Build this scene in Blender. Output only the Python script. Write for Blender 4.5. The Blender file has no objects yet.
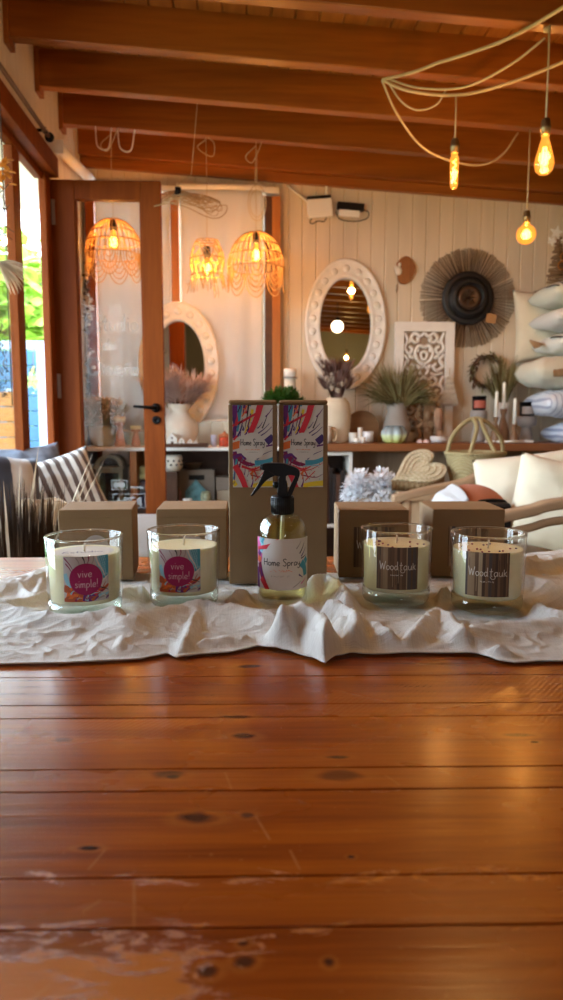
import bpy, bmesh, math, random
import numpy as np
from mathutils import Vector, Matrix, noise as mnoise
SC = bpy.context.scene
COL = SC.collection
PI = math.pi
# ------------------------------------------------------------------ camera frame
CAM = Vector((0, 0, 0.987)); FPX = 730.0
YAW, PITCH = math.radians(3.0), math.radians(6.5)
FW = Vector((math.sin(YAW)*math.cos(PITCH), math.cos(YAW)*math.cos(PITCH), -math.sin(PITCH)))
RT = Vector((math.cos(YAW), -math.sin(YAW), 0)); UP = RT.cross(FW)
def ray(px, py): return FW + RT*((px-281.5)/FPX) + UP*((500-py)/FPX)
def at(px, py, Y):
    d = ray(px, py); return CAM + d*(Y/d.y)
def atz(px, py, z):
    d = ray(px, py); return CAM + d*((z-CAM.z)/d.z)
def mpp(px, py, Y):          # metres per picture pixel at depth Y
    return (at(px+1, py, Y)-at(px, py, Y)).length

# ------------------------------------------------------------------ mesh builder
class MB:
    def __init__(s): s.V=[]; s.F=[]; s.I=[]; s.S=[]
    def add(s, V, F, mi=0, smooth=True, X=None):
        b=len(s.V)
        s.V.extend([tuple(X @ Vector(v)) for v in V] if X is not None else [tuple(v) for v in V])
        for f in F: s.F.append(tuple(b+i for i in f)); s.I.append(mi); s.S.append(smooth)
    def box(s, c, d, mi=0, X=None):
        x,y,z=d[0]/2,d[1]/2,d[2]/2
        V=[(c[0]+a*x,c[1]+b*y,c[2]+e*z) for a in(-1,1) for b in(-1,1) for e in(-1,1)]
        s.add(V,[(0,1,3,2),(4,6,7,5),(0,4,5,1),(2,3,7,6),(0,2,6,4),(1,5,7,3)],mi,False,X)
    def boxp(s, lo, hi, mi=0, X=None):
        s.box([(a+b)/2 for a,b in zip(lo,hi)],[b-a for a,b in zip(lo,hi)],mi,X)
    def lathe(s, prof, n=32, mi=0, X=None, a0=0, a1=2*PI, sx=1, sy=1):
        V=[]; F=[]; full=abs(a1-a0-2*PI)<1e-6; m=len(prof); N=n if full else n+1
        for k in range(N):
            a=a0+(a1-a0)*k/n
            for r,z in prof: V.append((r*math.cos(a)*sx,r*math.sin(a)*sy,z))
        for k in range(n):
            k2=(k+1)%N
            for j in range(m-1):
                F.append((k*m+j,k2*m+j,k2*m+j+1,k*m+j+1))
        s.add(V,F,mi,True,X)
    def tube(s, P, r, n=6, mi=0, closed=False, X=None, cap=True):
        P=[Vector(p) for p in P]; m=len(P)
        if m<2: return
        rr=r if isinstance(r,(list,tuple)) else [r]*m
        T=[]
        for i in range(m):
            if closed: t=P[(i+1)%m]-P[i-1]
            else: t=P[min(i+1,m-1)]-P[max(i-1,0)]
            T.append(t.normalized() if t.length>1e-9 else Vector((0,0,1)))
        u=T[0].orthogonal().normalized(); V=[];F=[]
        for i in range(m):
            u=(u-T[i]*u.dot(T[i]))
            u=u.normalized() if u.length>1e-6 else T[i].orthogonal().normalized()
            w=T[i].cross(u)
            for k in range(n):
                a=2*PI*k/n; V.append(P[i]+(u*math.cos(a)+w*math.sin(a))*rr[i])
        for i in range(m if closed else m-1):
            j=(i+1)%m
            for k in range(n): F.append((i*n+k,i*n+(k+1)%n,j*n+(k+1)%n,j*n+k))
        if cap and not closed:
            F.append(tuple(range(n-1,-1,-1))); F.append(tuple((m-1)*n+k for k in range(n)))
        s.add(V,F,mi,True,X)
    def ball(s, c, r, n=12, m=8, mi=0, X=None):
        rx,ry,rz=(r,r,r) if not isinstance(r,(tuple,list)) else r
        V=[(c[0],c[1],c[2]-rz)];F=[]
        for j in range(1,m):
            t=-PI/2+PI*j/m
            for k in range(n):
                a=2*PI*k/n; V.append((c[0]+rx*math.cos(t)*math.cos(a),c[1]+ry*math.cos(t)*math.sin(a),c[2]+rz*math.sin(t)))
        V.append((c[0],c[1],c[2]+rz))
        for k in range(n): F.append((0,1+(k+1)%n,1+k)); F.append((len(V)-1,1+(m-2)*n+k,1+(m-2)*n+(k+1)%n))
        for j in range(m-2):
            for k in range(n): F.append((1+j*n+k,1+j*n+(k+1)%n,1+(j+1)*n+(k+1)%n,1+(j+1)*n+k))
        s.add(V,F,mi,True,X)
    def prism(s, poly, h0, h1, mi=0, X=None, smooth=False):
        """polygon in local XY extruded along local Z"""
        n=len(poly); V=[(x,y,h0) for x,y in poly]+[(x,y,h1) for x,y in poly]
        F=[tuple(range(n-1,-1,-1)),tuple(range(n,2*n))]
        s.add(V,F,mi,False,X)
        V2=V; s.add(V2,[(i,(i+1)%n,n+(i+1)%n,n+i) for i in range(n)],mi,smooth,X)
    def grid(s, fn, nu, nv, mi=0, X=None, smooth=True):
        V=[fn(i/nu,j/nv) for j in range(nv+1) for i in range(nu+1)]
        F=[(j*(nu+1)+i,j*(nu+1)+i+1,(j+1)*(nu+1)+i+1,(j+1)*(nu+1)+i) for j in range(nv) for i in range(nu)]
        s.add(V,F,mi,smooth,X)
    def pillow(s, w, h, t, n=18, mi=0, X=None, pinch=.10, p=.55, seed=0):
        """stuffed cushion lying in local XY, thickness along Z"""
        rnd=random.Random(seed); ox=rnd.random()*9
        for sg in (1,-1):
            def fn(u,v):
                a=u*2-1;b=v*2-1
                k=max(0,(1-abs(a)**2.6)*(1-abs(b)**2.6))**p
                x=a*w/2*(1-pinch*(1-abs(a))*0-pinch*(1-b*b)*a*a*.9); y=b*h/2*(1-pinch*(1-a*a)*b*b*.9)
                wr=mnoise.noise(Vector((a*2.2+ox,b*2.2,sg)))*t*.10*k+mnoise.noise(Vector((a*6+ox,b*5,sg)))*t*.035*k
                return (x,y,sg*t/2*k+wr)
            s.grid(fn,n,n,mi,X)
    def blade(s, p, d, L, w, droop=.3, n=4, mi=0, X=None, side=None):
        """a narrow leaf: folded strip growing from p along d, bending down"""
        p=Vector(p); d=Vector(d).normalized()
        sd=side if side is not None else d.cross(Vector((0,0,1)))
        sd=sd.normalized() if sd.length>1e-4 else Vector((1,0,0))
        V=[];F=[]; c=p.copy(); dd=d.copy(); st=L/n
        for i in range(n+1):
            t=i/n; ww=w*(math.sin(PI*min(1,t*.85+.15))**.8 if t<1 else .05)
            nn=sd.cross(dd)
            V+= [c-sd*ww/2, c+nn*ww*.22, c+sd*ww/2]
            c=c+dd*st; dd=(dd+Vector((0,0,-droop/n))).normalized()
        for i in range(n):
            a=i*3; F+=[(a,a+1,a+4,a+3),(a+1,a+2,a+5,a+4)]
        s.add(V,F,mi,True,X)
    def build(s, name, mats, parent=None, loc=None, rot=None, bevel=0, bseg=2, sub=0, solid=0, recalc=True, auto=False):
        me=bpy.data.meshes.new(name)
        me.from_pydata(s.V,[],s.F)
        if not isinstance(mats,(list,tuple)): mats=[mats]
        for m in mats: me.materials.append(m)
        me.polygons.foreach_set('material_index',s.I)
        me.polygons.foreach_set('use_smooth',s.S)
        if recalc:
            bm=bmesh.new(); bm.from_mesh(me); bmesh.ops.remove_doubles(bm,verts=bm.verts,dist=1e-6)
            bmesh.ops.recalc_face_normals(bm,faces=bm.faces); bm.to_mesh(me); bm.free()
        me.update()
        o=bpy.data.objects.new(name,me); COL.objects.link(o)
        if parent is not None: o.parent=parent
        if loc is not None: o.location=loc
        if rot is not None: o.rotation_euler=rot
        if bevel:
            b=o.modifiers.new('bevel','BEVEL'); b.width=bevel; b.segments=bseg; b.limit_method='ANGLE'; b.angle_limit=.6
        if solid:
            b=o.modifiers.new('thick','SOLIDIFY'); b.thickness=solid; b.offset=0
        if sub:
            b=o.modifiers.new('sub','SUBSURF'); b.levels=sub; b.render_levels=sub
        return o
def tag(o, label, cat, group=None, kind=None):
    o['label']=label; o['category']=cat
    if group: o['group']=group
    if kind: o['kind']=kind
    return o
def thing(name, label, cat, loc=(0,0,0), rz=0, group=None, rot=None):
    o=bpy.data.objects.new(name,None); COL.objects.link(o); o.location=loc; o.empty_display_size=.05
    o.rotation_euler=rot if rot is not None else (0,0,rz)
    return tag(o,label,cat,group)
def struct(o, label=None, cat=None):
    o['kind']='structure'
    if label: o['label']=label; o['category']=cat
    return o
def dup(root, loc=None, rz=None, label=None, group=None):
    r=root.copy(); COL.objects.link(r)
    if loc is not None: r.location=loc
    if rz is not None: r.rotation_euler=(0,0,rz)
    if label: r['label']=label
    if group: r['group']=group
    for ch in list(root.children):
        c=ch.copy(); COL.objects.link(c); c.parent=r
        for g in list(ch.children):
            e=g.copy(); COL.objects.link(e); e.parent=c
    return r
def rotm(rx=0,ry=0,rz=0): return Matrix.Rotation(rz,4,'Z')@Matrix.Rotation(ry,4,'Y')@Matrix.Rotation(rx,4,'X')
def tm(loc, rx=0, ry=0, rz=0): return Matrix.Translation(Vector(loc))@rotm(rx,ry,rz)
FRONT=Matrix.Rotation(PI/2,4,'X')      # local XY -> world XZ, local +Z -> world -Y (towards the camera)
def spline(P, k=6, closed=False):
    P=[Vector(p) if len(p)==3 else Vector((p[0],p[1],0)) for p in P]; n=len(P); out=[]
    rng=range(n) if closed else range(n-1)
    for i in rng:
        p0=P[i-1] if (i>0 or closed) else P[0]*2-P[1]
        p1=P[i]; p2=P[(i+1)%n]
        p3=P[(i+2)%n] if (closed or i+2<n) else P[-1]*2-P[-2]
        for j in range(k):
            t=j/k
            out.append(.5*((2*p1)+(p2-p0)*t+(2*p0-5*p1+4*p2-p3)*t*t+(3*p1-p0-3*p2+p3)*t**3))
    if not closed: out.append(P[-1])
    return out

# ------------------------------------------------------------------ materials
def srgb(r,g,b):
    f=lambda c:(c/255/12.92) if c/255<=.04045 else ((c/255+.055)/1.055)**2.4
    return (f(r),f(g),f(b),1)
class NT:
    def __init__(s,name):
        s.m=bpy.data.materials.new(name); s.m.use_nodes=True; s.t=s.m.node_tree; s.t.nodes.clear()
        s.out=s.n('ShaderNodeOutputMaterial')
    def n(s,typ,ins=None,**kw):
        x=s.t.nodes.new(typ)
        for k,v in kw.items(): setattr(x,k,v)
        for k,v in (ins or {}).items():
            if isinstance(v,bpy.types.NodeSocket): s.t.links.new(v,x.inputs[k])
            else: x.inputs[k].default_value=v
        return x
    def math(s,op,a,b=0.0,c=None,clamp=False):
        i={0:a,1:b}
        if c is not None: i[2]=c
        x=s.n('ShaderNodeMath',i,operation=op); x.use_clamp=clamp; return x.outputs[0]
    def vmath(s,op,a,b=(0,0,0)):
        x=s.n('ShaderNodeVectorMath',{0:a,1:b},operation=op); return x.outputs['Value'] if op=='LENGTH' else x.outputs[0]
    def coord(s,scale=(1,1,1),loc=(0,0,0),rot=(0,0,0),kind='Object'):
        c=s.n('ShaderNodeTexCoord').outputs[kind]
        return s.n('ShaderNodeMapping',{'Vector':c,'Scale':scale,'Location':loc,'Rotation':rot}).outputs[0]
    def noise(s,vec,scale=5,detail=3,rough=.5,dist=0):
        return s.n('ShaderNodeTexNoise',{'Vector':vec,'Scale':scale,'Detail':detail,'Roughness':rough,'Distortion':dist}).outputs['Fac']
    def ramp(s,fac,stops):
        x=s.n('ShaderNodeValToRGB',{'Fac':fac}); e=x.color_ramp.elements
        while len(e)<len(stops): e.new(.5)
        for k,(p,c) in zip(e,stops): k.position=p; k.color=c if len(c)==4 else (*c,1)
        return x.outputs[0]
    def mix(s,f,a,b,mode='MIX'):
        x=s.n('ShaderNodeMix',data_type='RGBA',blend_type=mode)
        for k,v in ((0,f),(6,a),(7,b)):
            if isinstance(v,bpy.types.NodeSocket): s.t.links.new(v,x.inputs[k])
            else: x.inputs[k].default_value=(*v,1) if isinstance(v,tuple) and len(v)==3 else v
        return x.outputs[2]
    def step(s,v,a,b):
        x=s.n('ShaderNodeMapRange',{'Value':v,'From Min':a,'From Max':b}); x.interpolation_type='SMOOTHSTEP'; return x.outputs[0]
    def bsdf(s,col,rough=.6,metal=0,spec=.5,bump=None,bs=.3,bd=.002,**kw):
        i={'Base Color':col,'Roughness':rough,'Metallic':metal,'Specular IOR Level':spec}
        i.update(kw)
        p=s.n('ShaderNodeBsdfPrincipled',i)
        if bump is not None:
            b=s.n('ShaderNodeBump',{'Height':bump,'Strength':bs,'Distance':bd}); s.t.links.new(b.outputs[0],p.inputs['Normal'])
        s.t.links.new(p.outputs[0],s.out.inputs[0]); return p
def plain(name,col,rough=.6,metal=0,spec=.4,var=0,vs=20,bs=0,bscale=60,stretch=(1,1,1),bd=.002,**kw):
    t=NT(name); col=col if len(col)==4 else (*col,1); c=col; bump=None
    if var:
        v=t.noise(t.coord(stretch),vs,4); dk=tuple(x*(1-var) for x in col[:3])+(1,); lt=tuple(min(1,x*(1+var*.5)) for x in col[:3])+(1,)
        c=t.ramp(v,[(.3,dk),(.7,lt)])
    if bs: bump=t.noise(t.coord(stretch),bscale,3)
    t.bsdf(c,rough,metal,spec,bump,bs,bd,**kw); return t.m
def wood(name,c1,c2,axis=0,scale=9,rough=.45,coat=0,bs=.15,spec=.4,long=.08):
    t=NT(name); st=[1,1,1]; st[axis]=long
    v=t.coord(tuple(st)); g=t.noise(v,scale,5,.6,1.2); f=t.noise(v,scale*9,3)
    h=t.math('ADD',t.math('MULTIPLY',g,.75),t.math('MULTIPLY',f,.25))
    c=t.ramp(h,[(.32,c1),(.5,tuple((a+b)/2 for a,b in zip(c1,c2))),(.68,c2)])
    t.bsdf(c,rough,0,spec,f,bs,.001,**{'Coat Weight':coat,'Coat Roughness':.2}); return t.m
def stripes(name,c1,c2,axis,per,duty=.5,rough=.85,off=0):
    t=NT(name); co=t.n('ShaderNodeTexCoord').outputs['Object']; sp=t.n('ShaderNodeSeparateXYZ',{0:co})
    f=t.math('FRACT',t.math('ADD',t.math('MULTIPLY',sp.outputs[axis],1/per),off+10))
    k=t.math('LESS_THAN',f,duty)
    w=t.noise(co,180,2)
    t.bsdf(t.mix(k,c2,c1),rough,0,.2,w,.35,.001,**{'Sheen Weight':.2}); return t.m
def emit(name,col,st):
    t=NT(name); e=t.n('ShaderNodeEmission',{'Color':(*col[:3],1),'Strength':st}); t.t.links.new(e.outputs[0],t.out.inputs[0]); return t.m
def thin_glass(name,tint=(1,1,1,1),rough=.02,ior=1.45,extra=0.0):
    t=NT(name); bf=t.n('ShaderNodeNewGeometry').outputs['Backfacing']
    f=t.n('ShaderNodeFresnel',{'IOR':t.math('ADD',ior,t.math('MULTIPLY',bf,1/ior-ior))}).outputs[0]
    if extra: f=t.math('ADD',f,extra,clamp=True)
    a=t.n('ShaderNodeBsdfTransparent',{'Color':tint}); b=t.n('ShaderNodeBsdfGlossy',{'Roughness':rough})
    m=t.n('ShaderNodeMixShader',{0:f,1:a.outputs[0],2:b.outputs[0]}); t.t.links.new(m.outputs[0],t.out.inputs[0]); return t.m
def real_glass(name,col,ior=1.45,rough=0.0):
    t=NT(name); t.bsdf(col if len(col)==4 else (*col,1),rough,0,.5,None,**{'Transmission Weight':1.0,'IOR':ior}); return t.m
def leafm(name,c1,c2,rough=.6,tr=.25):
    t=NT(name); v=t.noise(t.coord(),14,2); c=t.ramp(v,[(.3,c1),(.7,c2)])
    p=t.n('ShaderNodeBsdfPrincipled',{'Base Color':c,'Roughness':rough,'Specular IOR Level':.3})
    q=t.n('ShaderNodeBsdfTranslucent',{'Color':c}); m=t.n('ShaderNodeMixShader',{0:tr,1:p.outputs[0],2:q.outputs[0]})
    t.t.links.new(m.outputs[0],t.out.inputs[0]); return t.m
def fabric(name,col,rough=.9,scale=260,bs=.4,tr=0.0,var=.08,wr=0):
    t=NT(name); co=t.coord()
    a=t.n('ShaderNodeTexWave',{'Vector':co,'Scale':scale,'Distortion':1.5},bands_direction='X').outputs['Fac']
    b=t.n('ShaderNodeTexWave',{'Vector':co,'Scale':scale,'Distortion':1.5},bands_direction='Y').outputs['Fac']
    h=t.math('MULTIPLY',t.math('ADD',a,b),.5)
    if wr: h=t.math('ADD',h,t.math('MULTIPLY',t.noise(co,wr,4,.6,.8),2.0))
    col=col if len(col)==4 else (*col,1)
    c=t.mix(t.noise(co,9,4),tuple(x*(1-var) for x in col[:3])+(1,),col)
    p=t.bsdf(c,rough,0,.15,h,bs,.0012,**{'Sheen Weight':.15})
    if tr:
        q=t.n('ShaderNodeBsdfTranslucent',{'Color':c}); m=t.n('ShaderNodeMixShader',{0:tr,1:p.outputs[0],2:q.outputs[0]})
        t.t.links.new(m.outputs[0],t.out.inputs[0])
    return t.m
# stroke lettering ---------------------------------------------------------------
GL={
'H':(.72,[[(.06,1),(.03,.5),(.04,0)],[(.6,1),(.57,.5),(.6,0)],[(-.02,.5),(.3,.47),(.66,.53)]]),
'o':(.5,[[(.25,.5),(.07,.42),(.03,.22),(.14,.02),(.3,.02),(.43,.18),(.42,.38),(.25,.5)]]),
'm':(.66,[[(.02,.5),(.04,.25),(.03,0)],[(.03,.3),(.15,.5),(.27,.42),(.28,0)],[(.28,.3),(.42,.5),(.54,.42),(.56,.05),(.62,0)]]),
'n':(.5,[[(.02,.5),(.04,.25),(.03,0)],[(.03,.3),(.18,.5),(.34,.42),(.36,.05),(.44,0)]]),
'e':(.5,[[(.04,.22),(.24,.25),(.41,.32),(.36,.47),(.2,.5),(.06,.36),(.04,.16),(.18,.0),(.44,.1)]]),
'S':(.58,[[(.5,.86),(.38,1),(.16,.96),(.08,.78),(.24,.58),(.44,.4),(.46,.14),(.26,-.02),(.02,.1)]]),
'E':(.62,[[(.5,.82),(.42,1),(.18,.94),(.1,.72),(.34,.54),(.1,.46),(.0,.2),(.16,-.02),(.44,.06),(.55,.24)]]),
'D':(.78,[[(.1,.8),(.02,.5),(.12,.1),(.36,0),(.62,.22),(.66,.6),(.48,.95),(.2,1),(.06,.86),(.18,.66)]]),
'p':(.5,[[(.05,.5),(.06,.1),(.05,-.4)],[(.06,.36),(.2,.5),(.4,.4),(.38,.14),(.22,.02),(.06,.1)]]),
'r':(.38,[[(.03,.5),(.06,.25),(.05,0)],[(.05,.28),(.15,.45),(.34,.47)]]),
'a':(.52,[[(.4,.44),(.22,.5),(.05,.32),(.08,.07),(.22,.02),(.38,.18),(.42,.46)],[(.42,.5),(.41,.12),(.5,.0)]]),
'y':(.5,[[(.03,.5),(.08,.2),(.22,.1),(.4,.28)],[(.44,.5),(.42,0),(.34,-.34),(.14,-.4),(.06,-.22)]]),
'v':(.44,[[(.0,.5),(.1,.22),(.18,0),(.28,.24),(.38,.5)]]),
'i':(.2,[[(.07,.5),(.08,.25),(.11,0)],[(.07,.7),(.09,.76)]]),
's':(.4,[[(.34,.42),(.2,.5),(.06,.4),(.2,.26),(.34,.14),(.2,0),(.02,.07)]]),
'l':(.2,[[(.06,1),(.06,.5),(.07,.1),(.16,0)]]),
'!':(.22,[[(.09,1),(.08,.6),(.08,.3)],[(.08,.04),(.09,.09)]]),
'W':(.92,[[(0,1),(.1,.5),(.2,0)],[(.2,0),(.3,.4),(.42,.75)],[(.42,.75),(.5,.4),(.62,0)],[(.62,0),(.74,.5),(.86,1)]]),
'd':(.54,[[(.4,.4),(.22,.5),(.04,.28),(.12,.03),(.3,.05),(.43,.25)],[(.45,1),(.43,.5),(.43,.1),(.52,0)]]),
't':(.42,[[(.2,.9),(.17,.45),(.16,.12),(.3,0)],[(0,.56),(.18,.55),(.38,.6)]]),
'u':(.52,[[(.03,.5),(.04,.15),(.2,0),(.38,.16),(.42,.5)],[(.42,.5),(.42,.12),(.5,0)]]),
'k':(.46,[[(.05,.8),(.05,.4),(.05,0)],[(.36,.55),(.2,.36),(.06,.26)],[(.14,.3),(.26,.12),(.42,0)]]),
'V':(.8,[[(.0,1),(.3,0)],[(.3,0),(.78,1)]]),'I':(.3,[[(.12,1),(.12,0)]]),
'Z':(.7,[[(.62,.82),(.5,.98),(.2,.98),(.1,.8),(.2,.6),(.46,.46),(.58,.26),(.48,.04),(.2,.02),(.04,.16)]]),
'A':(.84,[[(0,0),(.46,1)],[(.46,1),(.74,0)],[(.16,.3),(.66,.3)]]),
'~':(.0,[[(.1,.66),(.2,.76),(.3,.68),(.4,.76)]]),
}
class Art:
    """flat artwork (label prints, lettering) collected in 2D, then laid on a surface by a mapping function"""
    def __init__(s): s.q=[]
    def ribbon(s,P,w,mi,lay,k=6,smooth=True,w2=None):
        P=spline([(p[0],p[1]) for p in P],k) if smooth and len(P)>2 else [Vector((p[0],p[1],0)) for p in P]
        if len(P)==2: P=[P[0].lerp(P[1],i/4) for i in range(5)]
        n=len(P); L=[];Rr=[]; m=max(1,min(9,math.ceil(max(w,w2 or 0)/.0025))); V=[]
        for i,p in enumerate(P):
            t=P[min(i+1,n-1)]-P[max(i-1,0)]; nn=Vector((-t.y,t.x,0)); nn=nn.normalized() if nn.length>1e-9 else Vector((1,0,0))
            ww=w if w2 is None else w+(w2-w)*i/(n-1)
            V+=[p+nn*ww*(.5-j/m) for j in range(m+1)]
        q=m+1
        s.q.append((V,[(i*q+j,(i+1)*q+j,(i+1)*q+j+1,i*q+j+1) for i in range(n-1) for j in range(m)],mi,lay))
    def disc(s,c,rx,ry,mi,lay,n=36,rings=5):
        V=[(c[0],c[1])];F=[]
        for j in range(1,rings+1):
            for k in range(n): a=2*PI*k/n; V.append((c[0]+rx*j/rings*math.cos(a),c[1]+ry*j/rings*math.sin(a)))
        for k in range(n):
            F.append((0,1+k,1+(k+1)%n))
            for j in range(rings-1): b=1+j*n; F.append((b+k,b+n+k,b+n+(k+1)%n,b+(k+1)%n))
        s.q.append((V,F,mi,lay))
    def rect(s,x0,y0,x1,y1,mi,lay,nx=14):
        V=[(x0+(x1-x0)*i/nx,y) for y in(y0,y1) for i in range(nx+1)]
        s.q.append((V,[(i,i+1,nx+2+i,nx+1+i) for i in range(nx)],mi,lay))
    def text(s,txt,x,y,h,w,mi,lay,width=None,shear=0,space=.06,smooth=True,center=True):
        tot=sum((GL[c][0]+space) if c in GL else .35 for c in txt)-space
        sx=h if width is None else width/tot
        X=x-(tot*sx/2 if center else 0)
        for c in txt:
            if c==' ': X+=.35*sx; continue
            g=GL[c]
            for st in g[1]: s.ribbon([(X+(px+shear*py)*sx,y+py*h) for px,py in st],w,mi,lay,5,smooth)
            X+=(g[0]+space)*sx
    def squiggle(s,x,y,wd,h,w,mi,lay,seed=1):
        r=random.Random(seed); n=int(wd/h*1.6)
        for k in range(n):
            if r.random()<.16: continue
            a=x-wd/2+wd*k/n; s.ribbon([(a,y+h*r.random()),(a+wd/n*.35,y+h*r.random()),(a+wd/n*.7,y+h*r.random())],w,mi,lay,3)
    def put(s,mb,fn,clip=None):
        for V,F,mi,lay in s.q:
            P=[]
            for v in V:
                x,y=v[0],v[1]
                if clip: x=min(max(x,clip[0]),clip[2]); y=min(max(y,clip[1]),clip[3])
                P.append(fn(x,y,lay))
            # drop faces squeezed to nothing by the trim
            FF=[]
            for f in F:
                a=Vector(P[f[0]]);n=Vector((0,0,0))
                for i in range(1,len(f)-1): n+=(Vector(P[f[i]])-a).cross(Vector(P[f[i+1]])-a)
                if n.length>1e-10: FF.append(f)
            mb.add(P,FF,mi,True)
SKY,SUN,EXPO,OVER=18.0,6.0,-0.22,11.0
# ------------------------------------------------------------------ palette
WALLP=plain('painted_boards',(.66,.55,.41),.6,var=.10,vs=4,stretch=(3,3,.4),bs=.1,bscale=30)
CEILW=wood('ceiling_pine',(.22,.068,.008),(.38,.135,.02),1,7,.5)
BEAMW=wood('beam_pine',(.17,.045,.004),(.37,.118,.013),0,6,.40,.15)
DOORW=wood('door_timber',(.12,.023,.003),(.225,.053,.007),2,9,.55,0,.15,.1)
ORANGEW=wood('orange_timber',(.30,.10,.02),(.5,.2,.05),2,9,.5)
DARKW=wood('dark_timber',(.05,.02,.01),(.11,.045,.02),0,8,.5)
FLOORW=wood('floor_boards',(.13,.06,.028),(.22,.11,.05),1,6,.5)
COUNTERW=wood('counter_wood',(.16,.05,.016),(.28,.10,.03),0,8,.4,.2)
PALEW=wood('pale_wood',(.42,.26,.14),(.58,.40,.24),0,9,.6)
PALEV=wood('pale_wood_upright',(.42,.26,.14),(.58,.40,.24),2,9,.6)
GREYW=wood('grey_wood',(.20,.16,.13),(.32,.27,.22),2,9,.7)
BROWNV=wood('brown_wood_upright',(.13,.065,.03),(.24,.13,.06),2,9,.5)
WHITE=plain('white_paint',(.78,.74,.68),.5,var=.05)
WHITEM=plain('white_enamel',(.8,.78,.74),.35)
CREAM=fabric('cream_cotton',(.74,.66,.50),wr=6,bs=.3)
BLACK=plain('black_plastic',(.004,.004,.0045),.38,spec=.3)
BLACKM=plain('black_metal',(.012,.012,.013),.4,1)
STEEL=plain('steel',(.6,.58,.55),.35,1)
BRASS=plain('aged_brass',(.22,.17,.09),.45,1)
PANE=thin_glass('window_glass',(.96,.975,.97,1),.01,1.20)
JARG=thin_glass('jar_glass',(.99,.995,.988,1),.015,1.5,.015)
HEAVYG=real_glass('heavy_glass',(.95,.98,.94),1.36); BASEG=thin_glass('base_glass',(.88,.92,.86,1),.05,1.5,.02)
BLIND=fabric('white_blind',(.66,.645,.62),scale=150,bs=.15,tr=.30)
RATTAN=plain('rattan',(.55,.32,.12),.6,var=.2,vs=40)
CORDM=plain('cord_fabric',(.55,.44,.28),.8)
WHITEC=plain('white_cable',(.75,.7,.62),.6)
WARM=(1.0,.60,.25)
FILA=emit('filament_glow',(1.0,.55,.16),18)
def glow_glass(name,tint,col,st):
    t=NT(name); a=t.n('ShaderNodeBsdfTransparent',{'Color':tint}); g=t.n('ShaderNodeBsdfGlossy',{'Roughness':.03}); e=t.n('ShaderNodeEmission',{'Color':(*col,1),'Strength':st})
    m=t.n('ShaderNodeMixShader',{0:.05,1:a.outputs[0],2:g.outputs[0]}); s=t.n('ShaderNodeAddShader',{0:m.outputs[0],1:e.outputs[0]}); t.t.links.new(s.outputs[0],t.out.inputs[0]); return t.m
AMBER=glow_glass('amber_bulb_glass',(1.0,.66,.28,1),(1.0,.43,.06),.75)
KRAFT=plain('kraft_card',(.25,.152,.072),.75,var=.06,vs=30,bs=.06,bscale=300)
KRAFTE=plain('kraft_edge',(.55,.42,.28),.8)
INK={k:plain('ink_'+k,v,.55,spec=.3) for k,v in dict(white=(.66,.61,.56),red=(.62,.03,.05),maroon=(.24,.012,.07),navy=(.06,.03,.16),purple=(.13,.02,.17),teal=(.06,.30,.42),yellow=(.78,.55,.03),orange=(.72,.16,.03),black=(.02,.02,.025),grey=(.34,.30,.28),pink=(.62,.10,.30),magenta=(.30,.008,.085),sky=(.25,.48,.58),rust=(.42,.09,.03),blush=(.66,.45,.50),pale=(.50,.45,.43)).items()}
IK=list(INK); IM=[INK[k] for k in IK]; ik=lambda k: IK.index(k)
# ------------------------------------------------------------------ the room
XL,XR,YB,YR=-.87,2.9,4.20,-3.3
zbeam=lambda x: 2.317-.06*(x-.216)
def boards(mb,u0,u1,w,fn,g=.005,dep=.005):
    """tongue-and-groove boards: fn(u, inset, end) gives the point; V grooves between boards"""
    n=max(1,round((u1-u0)/w)); w=(u1-u0)/n
    prof=[]
    for i in range(n):
        a=u0+i*w; prof+=[(a,dep),(a+g,0),(a+w-g,0)]
    prof.append((u1,dep))
    V=[fn(u,d,0) for u,d in prof]+[fn(u,d,1) for u,d in prof]; m=len(prof)
    mb.add(V,[(i,i+1,m+i+1,m+i) for i in range(m-1)],0,False)
def solidbox(name,lo,hi,m): mb=MB(); mb.boxp(lo,hi); return struct(mb.build(name,m))
mb=MB(); boards(mb,XL-.1,XR+.1,.12,lambda u,d,e:(u,(YR-.1,YB+.1)[e],-d)); mb.boxp((XL-.1,YR-.1,-.1),(XR+.1,YB+.1,-.012)); struct(mb.build('floor',FLOORW))
ox=[at(p,300,4.2).x for p in (100,169.5,184,261)]; oz0,oz1=1.03,2.16
mb=MB()
for a,b in ((XL-.02,ox[0]),(ox[1],ox[2]),(ox[3],XR)): boards(mb,a,b,.077,lambda u,d,e:(u,YB+d,(0,zbeam(u)+.16)[e])); mb.boxp((a,YB+.012,0),(b,YB+.06,2.27))
for a,b in ((ox[0],ox[1]),(ox[2],ox[3])):
    boards(mb,a,b,.077,lambda u,d,e:(u,YB+d,(0,oz0)[e])); mb.boxp((a,YB+.012,0),(b,YB+.06,oz0))
    boards(mb,a,b,.077,lambda u,d,e:(u,YB+d,(oz1,zbeam(u)+.16)[e])); mb.boxp((a,YB+.012,oz1),(b,YB+.06,2.27))
struct(mb.build('wall_back',WALLP))
mb=MB(); mb.boxp((XL,YB-.03,0),(XL+.001,YB-.029,.001))
V=[(x,y,zbeam(x)+h) for h in(-.05,0) for y in(YB-.035,YB-.001) for x in(XL,XR)]
mb=MB(); mb.add(V,[(0,1,3,2),(4,6,7,5),(0,4,5,1),(2,3,7,6),(0,2,6,4),(1,5,7,3)],0,False); struct(mb.build('trim_5',BEAMW,bevel=.003))
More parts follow.
